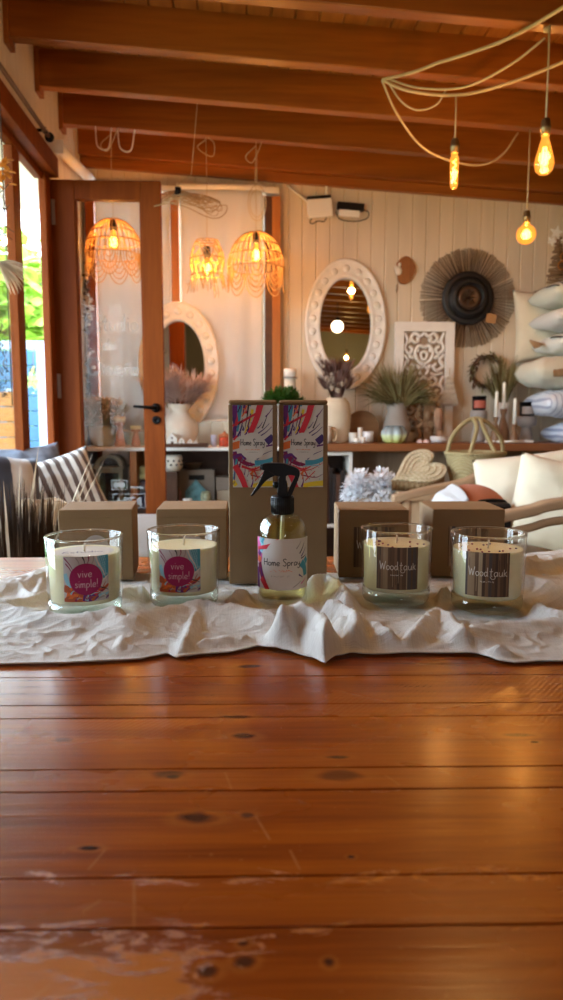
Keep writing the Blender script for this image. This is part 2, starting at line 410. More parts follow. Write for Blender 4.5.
# left wall: boards over the door opening and beyond it
OY0,OY1,OZ=.70,3.36,2.045
mb=MB(); zl=zbeam(XL)+.16
boards(mb,YR,YB,.081,lambda u,d,e:(XL-d,u,(OZ+.08,zl)[e])); boards(mb,OY1+.09,YB,.081,lambda u,d,e:(XL-d,u,(0,OZ+.08)[e])); boards(mb,YR,OY0-.08,.081,lambda u,d,e:(XL-d,u,(0,OZ+.08)[e]))
mb.boxp((XL-.04,YR,OZ+.08),(XL-.012,YB+.1,zl)); mb.boxp((XL-.035,OY1+.09,0),(XL-.012,YB+.1,OZ+.08)); mb.boxp((XL-.04,YR,0),(XL-.012,OY0-.08,OZ+.08))
struct(mb.build('wall_left',WALLP))
mb=MB(); boards(mb,YR,YB,.081,lambda u,d,e:(XR+d,u,(0,zbeam(XR)+.16)[e])); mb.boxp((XR+.012,YR,0),(XR+.1,YB,2.2)); struct(mb.build('wall_right',WALLP))
SAGEP=plain('sage_paint',(.42,.44,.33),.7)
# rear wall with a wide window
WX0,WX1,WZ0,WZ1=.5,1.0,1.15,1.7
mb=MB()
for a,b,c,d in ((XL-.1,WX0,0,2.2),(WX1,XR+.1,0,2.2),(WX0,WX1,0,WZ0),(WX0,WX1,WZ1,2.2)): mb.boxp((a,YR-.1,c),(b,YR,d))
struct(mb.build('wall_rear',SAGEP))
mb=MB(); mb.add([(x,y,z) for y in(YR-.1,YR) for x,z in((XL-.1,2.20),(XR+.1,2.20),(XL-.1,zbeam(XL-.1)+.17),(XR+.1,zbeam(XR+.1)+.17))],[(0,1,3,2),(4,6,7,5),(0,4,5,1),(2,3,7,6),(0,2,6,4),(1,5,7,3)],0,False); struct(mb.build('wall_rear',SAGEP))
w=thing('window_2','wide rear window','window'); w['kind']='structure'
mb=MB()
for lo,hi in (((WX0-.06,YR,WZ0-.06),(WX0,YR+.03,WZ1+.06)),((WX1,YR,WZ0-.06),(WX1+.06,YR+.03,WZ1+.06)),((WX0,YR,WZ1),(WX1,YR+.03,WZ1+.06)),((WX0,YR,WZ0-.06),(WX1,YR+.03,WZ0)),((.72,YR-.06,WZ0),(.78,YR-.02,WZ1))): mb.boxp(lo,hi)
mb.build('frame',DOORW,w); mb=MB(); mb.boxp((WX0,YR-.06,WZ0),(.72,YR-.052,WZ1)); mb.boxp((.78,YR-.06,WZ0),(WX1,YR-.052,WZ1)); mb.build('pane',PANE,w)
mb=MB(); boards(mb,XL-.1,XR+.1,.09,lambda u,d,e:(u,(YR-.1,YB+.1)[e],zbeam(u)+.15+d),g=.006,dep=.008)
mb.add([(x,y,zbeam(x)+.175+h) for h in(0,.05) for y in(YR-.1,YB+.1) for x in(XL-.1,XR+.1)],[(0,1,3,2),(4,6,7,5),(0,4,5,1),(2,3,7,6),(0,2,6,4),(1,5,7,3)],0,False)
struct(mb.build('ceiling',CEILW))
BY=[4.125-.4035*i for i in range(18)]
for i,y in enumerate(BY):
    mb=MB(); y1=y+.055
    mb.add([(x,yy,zbeam(x)+h) for h in(0,.152) for yy in(y,y1) for x in(XL,XR)],[(0,1,3,2),(4,6,7,5),(0,4,5,1),(2,3,7,6),(0,2,6,4),(1,5,7,3)],0,False)
    struct(mb.build('ceiling_beam',BEAMW,bevel=.004))
    if .5<y<4: 
        mb=MB(); mb.boxp((XL,y-.012,zbeam(XL)-.03),(XL+.02,y+.067,zbeam(XL)+.15)); struct(mb.build('trim_1',BEAMW,bevel=.003))
# door opening: header, jambs, posts of the folded door leaves
mb=MB(); mb.boxp((XL-.035,OY0-.08,OZ),(XL+.055,OY1+.09,OZ+.085)); mb.boxp((XL-.03,OY0,OZ-.03),(XL+.005,OY1,OZ)); struct(mb.build('trim_2',DOORW,bevel=.004))
mb=MB(); mb.boxp((XL-.015,OY1,0),(XL+.018,OY1+.09,OZ)); mb.boxp((XL-.09,OY0-.08,0),(XL+.018,OY0,OZ)); struct(mb.build('trim_3',DOORW,bevel=.004))
d2=thing('door_2','folding door leaf standing in the opening','door'); d2['kind']='structure'
def leafpost(y0,y1):
    mb=MB(); mb.boxp((XL-.035,y0,.01),(XL,y1,OZ-.03)); mb.build('stile',DOORW,d2,bevel=.003)
leafpost(2.955,3.045); leafpost(2.08,2.17); leafpost(1.21,1.30)
mb=MB()
for a,b in ((2.17,2.955),(1.30,2.08),(.72,1.21)): mb.boxp((XL-.035,a,.01),(XL,b,.16))
mb.build('rail',DOORW,d2,bevel=.003)
mb=MB()
for a,b in ((2.17,2.955),(1.30,2.08),(.72,1.21)): mb.boxp((XL-.022,a,.16),(XL-.017,b,OZ-.03))
mb.build('pane',PANE,d2)
# the open glazed leaf that faces us
DX0,DX1,DY=at(54,300,3.46).x,at(162.5,300,3.46).x,3.46
dr=thing('door_1','open glazed timber door leaf with etched white lettering','door',(DX0,DY,0)); dr['kind']='structure'
W=DX1-DX0; zt=2.045; sl,sr=.106,.090
mb=MB(); mb.boxp((0,0,.02),(sl,.04,zt)); mb.boxp((W-sr,0,.02),(W,.04,zt)); mb.boxp((sl,.002,zt-.085),(W-sr,.038,zt)); mb.boxp((sl,.002,.02),(W-sr,.038,.24))
for x0,x1,z0,z1 in ((sl,sl+.008,.24,zt-.085),(W-sr-.008,W-sr,.24,zt-.085)): mb.boxp((x0,.008,z0),(x1,.032,z1))
mb.build('frame',DOORW,dr,bevel=.003)
mb=MB(); mb.boxp((sl,.018,.24),(W-sr,.022,zt-.085)); gl=mb.build('glass_pane',PANE,dr)
# lettering on the glass
ETCH=NT('etched_white'); e1=ETCH.n('ShaderNodeBsdfTransparent'); e2=ETCH.n('ShaderNodeBsdfDiffuse',{'Color':(.75,.76,.75,1)})
mx=ETCH.n('ShaderNodeMixShader',{0:.32,1:e1.outputs[0],2:e2.outputs[0]}); ETCH.t.links.new(mx.outputs[0],ETCH.out.inputs[0])
def onglass(px,py): p=at(px,py,DY+.018); return p.x-DX0,p.z
k=mpp(110,330,DY)
A=Art()
x,y=onglass(112,331); A.text('Estudio',x,y,17*k,1.5*k,0,0,width=53*k)
x,y=onglass(110,350); A.text('de',x,y,12*k,1.4*k,0,0)
x,y=onglass(112,375); A.text('Dise',x-6*k,y,17*k,1.5*k,0,0,width=36*k); A.text('~no',x+20*k,y,15*k,1.5*k,0,0,width=16*k)
mb=MB(); A.put(mb,lambda a,b,l:(a,.0165,b)); o=mb.build('lettering',ETCH.m,gl,recalc=False); o['label']='white script Estudio de Diseno on the glass'
A=Art(); x,y=onglass(129,500); x0,y0=onglass(113.5,507.5); x1,y1=onglass(145,494)
for P in (((x0,y0),(x1,y0)),((x0,y1),(x1,y1)),((x0,y0),(x0,y1)),((x1,y0),(x1,y1))): A.ribbon(P,.8*k,0,0)
x,y=onglass(129.5,496.8+0); xa,yb=onglass(129.5,506); A.text('VISA',xa,yb,9*k,2.4*k,0,0,width=26*k,shear=.2,smooth=True)
x,y=onglass(116.5,485); A.disc((x,y),3.2*k,3.2*k,0,0,20,2); x,y=onglass(122,485); A.disc((x,y),3.2*k,3.2*k,0,0,20,2)
x0,y0=onglass(112,489.5); x1,y1=onglass(127,480.5)
for P in (((x0,y0),(x1,y0)),((x0,y1),(x1,y1)),((x0,y0),(x0,y1)),((x1,y0),(x1,y1))): A.ribbon(P,.8*k,0,0)
x,y=onglass(138,487); A.ribbon(((x-8*k,y),(x+6*k,y-1*k)),1.6*k,0,0)
mb=MB(); A.put(mb,lambda a,b,l:(a,.0162,b)); o=mb.build('card_stickers',ETCH.m,gl,recalc=False); o['label']='white payment card stickers low on the glass'
# lever handle, lock, hinges
mb=MB(); hx,hz=onglass(156.5,408); X=tm((hx,0,hz))@FRONT
mb.lathe([(0,-.001),(.022,-.001),(.022,.007),(.018,.010),(0,.010)],24,0,X); mb.lathe([(.009,.008),(.009,.045),(0,.045)],16,0,X)
mb.tube([Vector((hx,-.042,hz)),Vector((hx-.03,-.045,hz+.002)),Vector((hx-.075,-.043,hz+.006)),Vector((hx-.098,-.038,hz+.007))],[.009,.008,.007,.006],10)
hx,hz=onglass(157,420); X=tm((hx,0,hz))@FRONT; mb.lathe([(0,-.001),(.020,-.001),(.020,.007),(.016,.009),(.006,.009),(.005,.004),(0,.004)],24,0,X)
o=mb.build('handle',BLACKM,dr); o['label']='black lever handle'
for py in (212,386):
    mb=MB(); z=at(54.5,py,DY).z; mb.boxp((-.004,-.004,z-.055),(.018,0,z+.055)); mb.tube([(-.006,-.006,z-.055),(-.006,-.006,z+.055)],.007,8)
    for q in (-.035,0,.035): mb.lathe([(0,.003),(.004,.003),(.004,0)],8,0,tm((.009,-.004,z+q))@FRONT)
    o=mb.build('hinge',STEEL,dr); o['label']='steel hinge'
# window on the back wall behind the blinds
w1=thing('window_1','timber framed back window covered by white blinds','window'); w1['kind']='structure'
for p0,p1,m in ((88,97,DOORW),(172,180.5,ORANGEW),(264.5,272,DARKW),(272,280.5,ORANGEW)):
    mb=MB(); a,b=at(p0,300,4.16).x,at(p1,300,4.16).x; mb.boxp((max(a,XL+.001),4.14,0),(b,YB,at(200,196,4.16).z)); mb.build('mullion',m,w1,bevel=.003)
mb=MB(); z=at(200,193,4.17).z; mb.boxp((at(90,300,4.17).x,4.15,oz0),(at(279,300,4.17).x,4.151,oz0+.001)); mb.boxp((at(90,300,4.17).x,4.15,z),(at(279,300,4.17).x,YB,z+.03)); mb.build('top_rail',WHITE,w1)
mb=MB()
for a,b in ((ox[0],ox[1]),(ox[2],ox[3])): mb.boxp((a,YB+.03,oz0),(b,YB+.034,oz1))
mb.build('pane',PANE,w1)
BLIND2=fabric('heavy_white_blind',(.66,.635,.60),scale=150,bs=.15,tr=.16)
def blind(p0,p1,py0,lab,wave,bm=BLIND):
    r=thing('roller_blind',lab,'blind',(at((p0+p1)/2,300,4.12).x,4.12,at(p0,py0,4.12).z)); w=(p1-p0)*mpp(200,300,4.12)
    mb=MB(); mb.tube([(-w/2-.02,0,0),(w/2+.015,0,0)],.016,14); mb.build('roller',WHITE,r)
    mb=MB(); H=1.25; mb.grid(lambda u,v:(w*(u-.5),.012+.006*math.sin(u*PI*wave)+.003*math.sin(u*23+v*2),-.004-H*v),40,30); mb.build('cloth',bm,r,solid=.0012)
    mb=MB(); mb.tube([(-w/2,.012,-1.256),(w/2,.012,-1.256)],.008,8); mb.build('bottom_bar',WHITE,r)
blind(98,171,196,'white blind behind the glass of the open door',3); blind(182,263,186,'white blind behind the two amber basket lamps',5,BLIND2)

# ------------------------------------------------------------------ table
TZ=.76
tb=thing('table','long varnished orange-brown plank table with knots and scratches','table',(0,0,0),math.radians(-2))
c2,s2=math.cos(math.radians(2)),math.sin(math.radians(2))
def tloc(p): return (p.x*c2-p.y*s2, p.x*s2+p.y*c2)      # world -> table frame
TX0,TX1=-.62,1.0
ys=[tloc(atz(281,y,TZ))[1] for y in (927,876,790,768,717,704,676)]
d=ys[-1]; edges=[-.12,.02,.13]+ys+[.80,.86,.985,1.06,1.175]
edges=sorted(e for e in edges)
T=NT('table_varnish'); co=T.n('ShaderNodeTexCoord').outputs['Object']
tone=T.n('ShaderNodeAttribute',attribute_name='tone').outputs['Fac']
off=T.vmath('ADD',co,T.n('ShaderNodeCombineXYZ',{0:T.math('MULTIPLY',tone,7.3),1:0.0,2:0.0}).outputs[0])
gv=T.n('ShaderNodeMapping',{'Vector':off,'Scale':(1.6,26,26)}).outputs[0]
g=T.noise(gv,1.0,6,.62,1.4); fine=T.noise(T.n('ShaderNodeMapping',{'Vector':off,'Scale':(14,420,60)}).outputs[0],1,3)
big=T.noise(T.n('ShaderNodeMapping',{'Vector':off,'Scale':(3,6,6)}).outputs[0],1.6,4)
h=T.math('ADD',T.math('MULTIPLY',g,.6),T.math('ADD',T.math('MULTIPLY',fine,.2),T.math('MULTIPLY',big,.2)))
col=T.ramp(h,[(.30,(.13,.021,.002)),(.45,(.25,.050,.0035)),(.58,(.36,.084,.005)),(.75,(.48,.14,.010))])
col=T.mix(T.math('MULTIPLY',tone,.45),col,T.mix(1.0,col,(.72,.62,.55,1),'MULTIPLY'))
sep=T.n('ShaderNodeSeparateXYZ',{0:co}); sx,sy=sep.outputs[0],sep.outputs[1]
wob=T.noise(T.n('ShaderNodeMapping',{'Vector':co,'Scale':(40,110,1)}).outputs[0],1,4,.6)
# knots: dark flattened spots where the boards have them (pixel -> table frame)
for px,py,rx,ry,dk in ((195,818,.013,.006,.85),(247,815,.005,.004,.75),(90,848,.007,.0028,1),(168,775,.012,.006,.8),(172,777,.005,.003,.9),(341,775,.016,.008,.6),(245,736,.010,.005,.8),(339,757,.009,.0026,.9),(236,717,.014,.004,.7),(250,666,.012,.005,.7),(243,943,.003,.0025,.8),(245,962,.005,.004,.8),(207,972,.005,.004,.8),(329,962,.003,.003,.85),(351,857,.0028,.002,.95),(62,740,.008,.004,.6),(520,735,.012,.004,.6),(535,742,.004,.002,.8)):
    p=tloc(atz(px,py,TZ))
    v=T.vmath('MULTIPLY',T.vmath('SUBTRACT',co,(p[0],p[1],TZ)),(1/rx,1/ry,0)); L=T.vmath('LENGTH',v)
    k=T.math('SUBTRACT',L,T.math('MULTIPLY',wob,1.5)); m=T.math('MULTIPLY',T.step(k,.35,-.3),dk)
    ring=T.math('MULTIPLY',T.math('MULTIPLY',T.step(k,1.2,.4),T.step(k,.0,.4)),.22)
    col=T.mix(ring,col,(.42,.16,.03,1)); col=T.mix(m,col,(.018,.008,.008,1))
# worn patches where the varnish has gone, mostly along one joint and the front corner
wn=T.noise(T.n('ShaderNodeMapping',{'Vector':co,'Scale':(24,80,1)}).outputs[0],1.0,8,.74,.8)
yfront=tloc(atz(100,955,TZ))[1]; yj=tloc(atz(281,876,TZ))[1]
zone=T.math('MULTIPLY',T.step(sy,yfront+.025,yfront-.005),T.step(sx,.03,-.05))
joint=T.math('MAXIMUM',T.step(T.math('ABSOLUTE',T.math('SUBTRACT',sy,yj)),.014,.0),T.math('MULTIPLY',T.step(T.math('ABSOLUTE',T.math('SUBTRACT',sy,tloc(atz(281,927,TZ))[1])),.012,0),.8))
joint=T.math('MAXIMUM',joint,T.math('MULTIPLY',T.step(T.math('ABSOLUTE',T.math('SUBTRACT',sy,tloc(atz(281,791,TZ))[1])),.008,0),.8))
spk=T.step(T.noise(T.n('ShaderNodeMapping',{'Vector':co,'Scale':(180,420,1)}).outputs[0],1,2),.72,.78)
wear=T.step(T.math('ADD',wn,T.math('ADD',T.math('MULTIPLY',zone,.22),T.math('MULTIPLY',joint,.13))),.66,.72)
col=T.mix(T.math('MULTIPLY',wear,.6),col,(.60,.19,.018,1)); col=T.mix(T.math('MULTIPLY',spk,.35),col,(.55,.26,.10,1))
# scratches: thin pale lines
for (a,b),(c,d_) in (((105,850),(88,870)),((101,900),(82,912)),((134,880),(134,930)),((225,772),(232,790)),((50,985),(25,1005)),((270,840),(255,815)),((300,870),(290,850)),((385,775),(400,785))):
    p=tloc(atz(a,b,TZ)); q=tloc(atz(c,d_,TZ)); ax,ay=q[0]-p[0],q[1]-p[1]; LL=math.hypot(ax,ay); ax/=LL; ay/=LL
    rx=T.math('SUBTRACT',sx,p[0]); ry=T.math('SUBTRACT',sy,p[1])
    al=T.math('ADD',T.math('MULTIPLY',rx,ax),T.math('MULTIPLY',ry,ay)); ac=T.math('ABSOLUTE',T.math('SUBTRACT',T.math('MULTIPLY',ry,ax),T.math('MULTIPLY',rx,ay)))
    m=T.math('MULTIPLY',T.step(ac,.0011,.0003),T.math('MULTIPLY',T.math('GREATER_THAN',al,0),T.math('LESS_THAN',al,LL)))
    col=T.mix(T.math('MULTIPLY',T.math('MULTIPLY',m,wob),.5),col,(.55,.26,.10,1))
saw=T.n('ShaderNodeTexWave',{'Vector':T.n('ShaderNodeMapping',{'Vector':co,'Rotation':(0,0,math.radians(38))}).outputs[0],'Scale':75.0,'Distortion':2.0,'Detail':2.0},bands_direction='X').outputs['Fac']
sawm=T.math('MULTIPLY',T.math('MULTIPLY',saw,T.step(sy,.42,.56)),T.step(T.noise(T.n('ShaderNodeMapping',{'Vector':co,'Scale':(4,9,1)}).outputs[0],1,2),.42,.6))
hb=T.math('ADD',T.math('MULTIPLY',fine,.6),T.math('ADD',T.math('MULTIPLY',sawm,.35),T.math('MULTIPLY',g,.8)))
hb=T.math('SUBTRACT',hb,T.math('MULTIPLY',wear,.5))
rg=T.math('ADD',T.math('MULTIPLY',wear,.08),T.math('ADD',.20,T.math('MULTIPLY',big,.14)))
T.bsdf(col,rg,0,.33,hb,.34,.0009,**{'Coat Weight':.15,'Coat Roughness':.16})
mb=MB(); tones=[]; rnd=random.Random(5)
for a,b in zip(edges[:-1],edges[1:]):
    n0=len(mb.V); g0=.0002; c=.0007; N=60
    tn=rnd.random()
    pr=[(a+g0,TZ-.035),(a+g0,TZ-c),(a+g0+c,TZ),(b-g0-c,TZ),(b-g0,TZ-c),(b-g0,TZ-.035)]
    V=[];F=[]
    for i in range(N+1):
        x=TX0+(TX1-TX0)*i/N
        for j,(y,z) in enumerate(pr):
            e=mnoise.noise(Vector((x*30,y*3+j,tn*9)))*.0004 if j in(1,2,3,4) else 0
            V.append((x,y+(e if j<3 else -e),z-(abs(e)*.9 if j in(1,4) else 0)))
    m=len(pr)
    for i in range(N):
        for j in range(m): F.append((i*m+j,i*m+(j+1)%m,(i+1)*m+(j+1)%m,(i+1)*m+j))
    F.append(tuple(range(m))); F.append(tuple(N*m+j for j in reversed(range(m))))
    mb.add(V,F,0,False); tones+= [tn]*(len(mb.V)-n0)
o=mb.build('tabletop',T.m,tb,recalc=False)
bm=bmesh.new(); bm.from_mesh(o.data); bmesh.ops.recalc_face_normals(bm,faces=bm.faces); bm.to_mesh(o.data); bm.free()
at_=o.data.attributes.new('tone','FLOAT','POINT'); at_.data.foreach_set('value',tones)
TBW=wood('table_frame_wood',(.17,.045,.01),(.32,.10,.02),0,7,.4,.2)
for x0,x1,y0,y1 in ((TX0+.06,TX1-.06,-.06,-.035),(TX0+.06,TX1-.06,1.09,1.115),(TX0+.06,TX0+.085,-.03,1.09),(TX1-.085,TX1-.06,-.03,1.09)):
    mb=MB(); mb.boxp((x0,y0,TZ-.135),(x1,y1,TZ-.0352)); mb.build('apron',TBW,tb,bevel=.002)
for x in (TX0+.04,TX1-.12):
    for y in (-.08,1.06):
        mb=MB(); mb.add([(x+(.01 if (i and k==0) else (.07 if i else 0))*1.0+(0 if not i else 0),0,0) for i in () for k in ()],[])
        mb.boxp((x,y,0),(x+.08,y+.08,TZ-.0352)); mb.build('leg',TBW,tb,bevel=.004)

# ------------------------------------------------------------------ cloth runner
def seg(P,Q,ax,ay,bx,by):
    vx,vy=bx-ax,by-ay; L=vx*vx+vy*vy+1e-12
    t=np.clip(((P-ax)*vx+(Q-ay)*vy)/L,0,1); dx=P-(ax+t*vx); dy=Q-(ay+t*vy)
    return np.hypot(dx,dy), np.where((vx*(Q-ay)-vy*(P-ax))>=0,1.0,-1.0)   # left of travel = back side when walking to +x
CZ=TZ+.0022
fe=[(-150,668),(-60,667),(0,667),(60,666),(100,664),(140,662),(168,656),(176,661),(200,657),(230,655),(258,649),(272,652),(290,655),(312,661),(325,668),(336,660),(350,657),(380,657),(420,656),(450,656),(478,657),(498,664),(515,666),(540,664),(563,664),(640,663),(720,663)]
fw=[atz(x,y,TZ) for x,y in fe]; fX=np.array([p.x for p in fw]); fY=np.array([p.y for p in fw])
be=[(-200,583),(0,582),(25,576),(48,568),(100,573),(180,577),(260,572),(340,575),(420,572),(500,560),(530,555),(563,551),(640,551),(760,553)]
bw=[atz(x,y,TZ) for x,y in be]; bX=np.array([p.x for p in bw]); bY=np.array([p.y for p in bw])
NX,NY=620,230; X0,X1=-.50,.80
gx=np.linspace(X0,X1,NX); yf=np.interp(gx,fX,fY); yb=np.interp(gx,bX,bY)
v=np.linspace(0,1,NY)[:,None]; PX=np.repeat(gx[None,:],NY,0); PY=yf[None,:]+(yb-yf)[None,:]*v
Hh=np.zeros_like(PX)
RID=[ # pixel path of the crest, height, front width, back width
 ([(-40,600),(0,604),(45,611),(75,613),(112,611)],.017,.022,.010),
 ([(112,611),(125,618),(140,611),(182,603),(215,602),(252,607),(272,612)],.016,.030,.012),
 ([(199,606),(192,622),(184,640),(176,658)],.010,.008,.007),
 ([(118,613),(124,630),(120,645)],.006,.008,.008),
 ([(272,616),(285,607),(303,606),(322,612),(334,628),(332,646),(326,660)],.030,.013,.013),
 ([(284,618),(296,636),(303,650),(312,658)],.022,.010,.009),
 ([(300,622),(312,630),(318,645)],.016,.008,.008),
 ([(330,600),(345,604),(356,614),(352,632),(345,648)],.020,.012,.010),
 ([(345,618),(372,622),(402,634),(420,622),(436,608),(447,612),(456,622),(474,638),(500,640)],.014,.016,.009),
 ([(402,637),(380,640),(350,645)],.006,.014,.010),
 ([(474,626),(500,622),(535,621),(563,619),(640,620)],.014,.022,.012),
 ([(296,586),(310,577),(326,574),(340,582),(347,594)],.022,.014,.014),
 ([(225,596),(243,590),(256,592)],.012,.010,.010),
 ([(524,576),(540,577),(556,583),(575,590)],.020,.016,.012),
 ([(520,590),(536,600),(560,609),(600,611)],.016,.012,.010),
 ([(-30,596),(0,600),(22,597),(44,590)],.012,.010,.007),
 ([(-30,583),(0,584),(24,580),(46,570),(58,568)],.012,.012,.006),
 ([(20,586),(34,592),(42,580)],.008,.007,.006),
 ([(118,590),(140,586),(152,590)],.014,.010,.010),
 ([(432,592),(446,586),(456,592)],.014,.009,.009),
 ([(520,556),(540,562),(570,556),(640,560)],.012,.010,.008),
 ([(505,570),(520,563),(535,553)],.012,.008,.008),
 ([(5,628),(40,634),(90,630)],.005,.012,.010),([(400,648),(440,644),(475,650)],.005,.010,.008),([(205,640),(240,636),(262,640)],.006,.010,.008),
]
for P,a,wf,wb in RID:
    a*=1.08; W_=[atz(x,y,TZ+a*1.12+.003) for x,y in P]; W_=spline([(p.x,p.y) for p in W_],4)
    D=None
    for p,q in zip(W_[:-1],W_[1:]):
        dd,sg=seg(PX,PY,p.x,p.y,q.x,q.y)
        if D is None: D,S_=dd.copy(),sg.copy()
        else:
            m=dd<D; D=np.where(m,dd,D); S_=np.where(m,sg,S_)
    ww=np.where(S_>0,wb,wf); pr=1/(1+(D/ww)**2)**1.6
    Hh=np.maximum(Hh,a*pr)+.25*np.minimum(Hh,a*pr)
nz=np.zeros_like(PX)
for j in range(NY):
    for i in range(NX):
        x,y=PX[j,i],PY[j,i]
        n1=mnoise.noise(Vector((x*9+y*5,y*16,1.3))); n2=mnoise.noise(Vector((x*10-y*22,y*30+x*14,4.1))); n3=mnoise.noise(Vector((x*20+y*60,y*26-x*34,7.7)))
        r2=1-abs(n2)*2
        r3=1-abs(n3)*2; nz[j,i]=.0022*n1+.0026*max(0,r2)**5+.0020*max(0,r3)**5
Hh+=np.clip(nz+.0012,0,None)
# pressed flat under the glasses, the bottle and the boxes
CANDLES=[(84.6,.825),(184,.862),(396.2,.862),(487.7,.822)]
cpos=[at(px,560,Y) for px,Y in CANDLES]
bot=at(282.5,560,.866)
sm=lambda x,a,b: np.clip((x-a)/(b-a),0,1)**2*(3-2*np.clip((x-a)/(b-a),0,1))
for p in cpos: Hh*=sm(np.hypot(PX-p.x,PY-p.y),.0455,.060)
Hh*=sm(np.hypot(PX-bot.x,PY-bot.y),.032,.046)
BOXES=[]
def boxfoot(px0,px1,Y,dep,rz): a,b=at(px0,560,Y),at(px1,560,Y); return ((a.x+b.x)/2,Y,b.x-a.x,dep,rz)
SB=[(60,133,.985,.098,4),(157,227,.985,.098,0),(339,408,.985,.098,-3),(432,503,.985,.098,-3)]
TBX=[(229.3,277,.955,.062,-3),(279,326.8,.955,.062,-3)]
for px0,px1,Y,dep,rz in SB+TBX:
    cx,cy,w_,dp,_=boxfoot(px0,px1,Y,dep,rz); a=math.radians(rz)
    lx=(PX-cx)*math.cos(a)+(PY-cy)*math.sin(a); ly=-(PX-cx)*math.sin(a)+(PY-cy)*math.cos(a)
    dd=np.hypot(np.maximum(np.abs(lx)-w_/2,0),np.maximum(np.abs(ly-dp/2)-dp/2,0)); Hh*=sm(dd,.008,.022)
ed=sm(PY-yf[None,:],0,.022); Hh=Hh*(.07+.93*ed)+.0008*np.exp(-((PY-yf[None,:])/.004)**2)
ed=sm(yb[None,:]-PY,0,.02); Hh*=(.15+.85*ed)
ZZ=CZ+Hh
# gauze weave, denser bands near the hem
G=NT('gauze_cotton'); co=G.coord()
wa=G.n('ShaderNodeTexWave',{'Vector':co,'Scale':190.0,'Distortion':3.0,'Detail':2.0,'Detail Scale':.6},bands_direction='X').outputs['Fac']
wb_=G.n('ShaderNodeTexWave',{'Vector':co,'Scale':190.0,'Distortion':3.0,'Detail':2.0,'Detail Scale':.6},bands_direction='Y').outputs['Fac']
cr=G.noise(G.coord((1,2.2,1)),55,5,.6,.7)
hh=G.math('ADD',G.math('MULTIPLY',G.math('ADD',wa,wb_),.28),G.math('MULTIPLY',cr,1.2))
th=G.math('ADD',G.math('MULTIPLY',G.noise(G.coord((70,900,1)),1,2),.5),G.math('MULTIPLY',G.noise(G.coord((900,70,1)),1,2),.5))
hh=G.math('ADD',G.math('MULTIPLY',th,2.6),hh)
cc=G.mix(G.math('ADD',G.math('MULTIPLY',G.noise(co,14,4),.5),G.math('MULTIPLY',G.step(th,.36,.62),.5)),(.66,.625,.575,1),(.86,.84,.80,1))
p=G.bsdf(cc,.92,0,.12,hh,.5,.0010,**{'Sheen Weight':.15})
q=G.n('ShaderNodeBsdfTranslucent',{'Color':cc}); m=G.n('ShaderNodeMixShader',{0:.22,1:p.outputs[0],2:q.outputs[0]}); G.t.links.new(m.outputs[0],G.out.inputs[0])
mb=MB(); V=np.stack([PX,PY,ZZ],-1).reshape(-1,3).tolist()
mb.add(V,[(j*NX+i,j*NX+i+1,(j+1)*NX+i+1,(j+1)*NX+i) for j in range(NY-1) for i in range(NX-1)])
o=mb.build('table_runner',G.m,solid=.0012,recalc=False)
tag(o,'rumpled off-white gauze cloth lying across the table under the candles','tablecloth')
CT=CZ+.0012+.0022    # where things stand on the flattened cloth

# ------------------------------------------------------------------ candles
WAX=plain('candle_wax',(.77,.71,.46),.45,spec=.4,**{'Subsurface Weight':.35,'Subsurface Radius':(.012,.009,.005),'Subsurface Scale':1.0})
WICK=plain('wick',(.80,.70,.56),.9)
WOODP=[plain('plank_print_%d'%i,c,.5) for i,c in enumerate(((.055,.028,.016),(.10,.052,.026),(.16,.09,.046),(.24,.155,.085),(.32,.23,.14),(.065,.05,.05),(.66,.60,.52)))]
def art_vive():
    A=Art(); A.rect(-.025,-.025,.025,.025,ik('pale'),0)
    s=.05; f=lambda a,b:((a-.5)*s,(b-.5)*s); R=lambda P,w,c,l=1,w2=None: A.ribbon([f(*p) for p in P],w*s,ik(c),l,5,True,None if w2 is None else w2*s)
    R([(.80,1.0),(.86,.8),(.90,.55)],.26,'sky'); R([(.98,1.),(.99,.6)],.10,'teal',2); R([(.86,1.),(.94,.75),(.97,.5)],.22,'teal',1); R([(.70,1.0),(.78,.75)],.05,'white',2,.01)
    R([(.02,.62),(.1,.42),(.2,.30)],.12,'sky',1,.05); R([(.0,.30),(.3,.22),(.55,.15)],.16,'rust'); R([(.05,.12),(.3,.06),(.55,.10)],.22,'orange',1); R([(.0,.03),(.4,.04)],.08,'rust',2)
    R([(.42,.12),(.6,.10),(.75,.22)],.2,'purple',2); R([(.7,.2),(.85,.24),(1.,.34)],.12,'rust',2,.05); R([(.72,.05),(1.0,.12)],.04,'grey',2); R([(.8,.4),(1.,.55)],.03,'white',2)
    for k,(a,b,c,e) in enumerate(((.02,.97,.22,.70),(.05,.85,.2,.62),(.28,.98,.36,.78),(.42,1.,.46,.82),(.55,1.,.52,.85),(.66,1.,.60,.80),(.75,.86,.95,.42),(.62,.3,.95,.05),(.8,.3,.98,.22))): R([(a,b),((a+c)/2+.02,(b+e)/2),(c,e)],.03,('maroon','maroon','grey','black','maroon','grey','white','white','black')[k],3,.008)
    rr=random.Random(8)
    for k in range(34):
        a,b=rr.uniform(0,.95),rr.uniform(0,.28); t=rr.uniform(.1,1.3); L=rr.uniform(.08,.22)
        R([(a,b),(a+L*.5*math.cos(t),b+L*.5*math.sin(t)+.02),(a+L*math.cos(t),b+L*math.sin(t))],rr.uniform(.02,.09),rr.choice(('rust','maroon','purple','orange','red','rust','grey','sky')),3,.008)
    A.disc(f(.49,.50),.36*s,.35*s,ik('magenta'),4)
    A.text('vive',*f(.47,.55),.18*s,.012*s,ik('blush'),5,width=.30*s); A.text('simple!',*f(.50,.32),.18*s,.012*s,ik('blush'),5,width=.50*s)
    return A
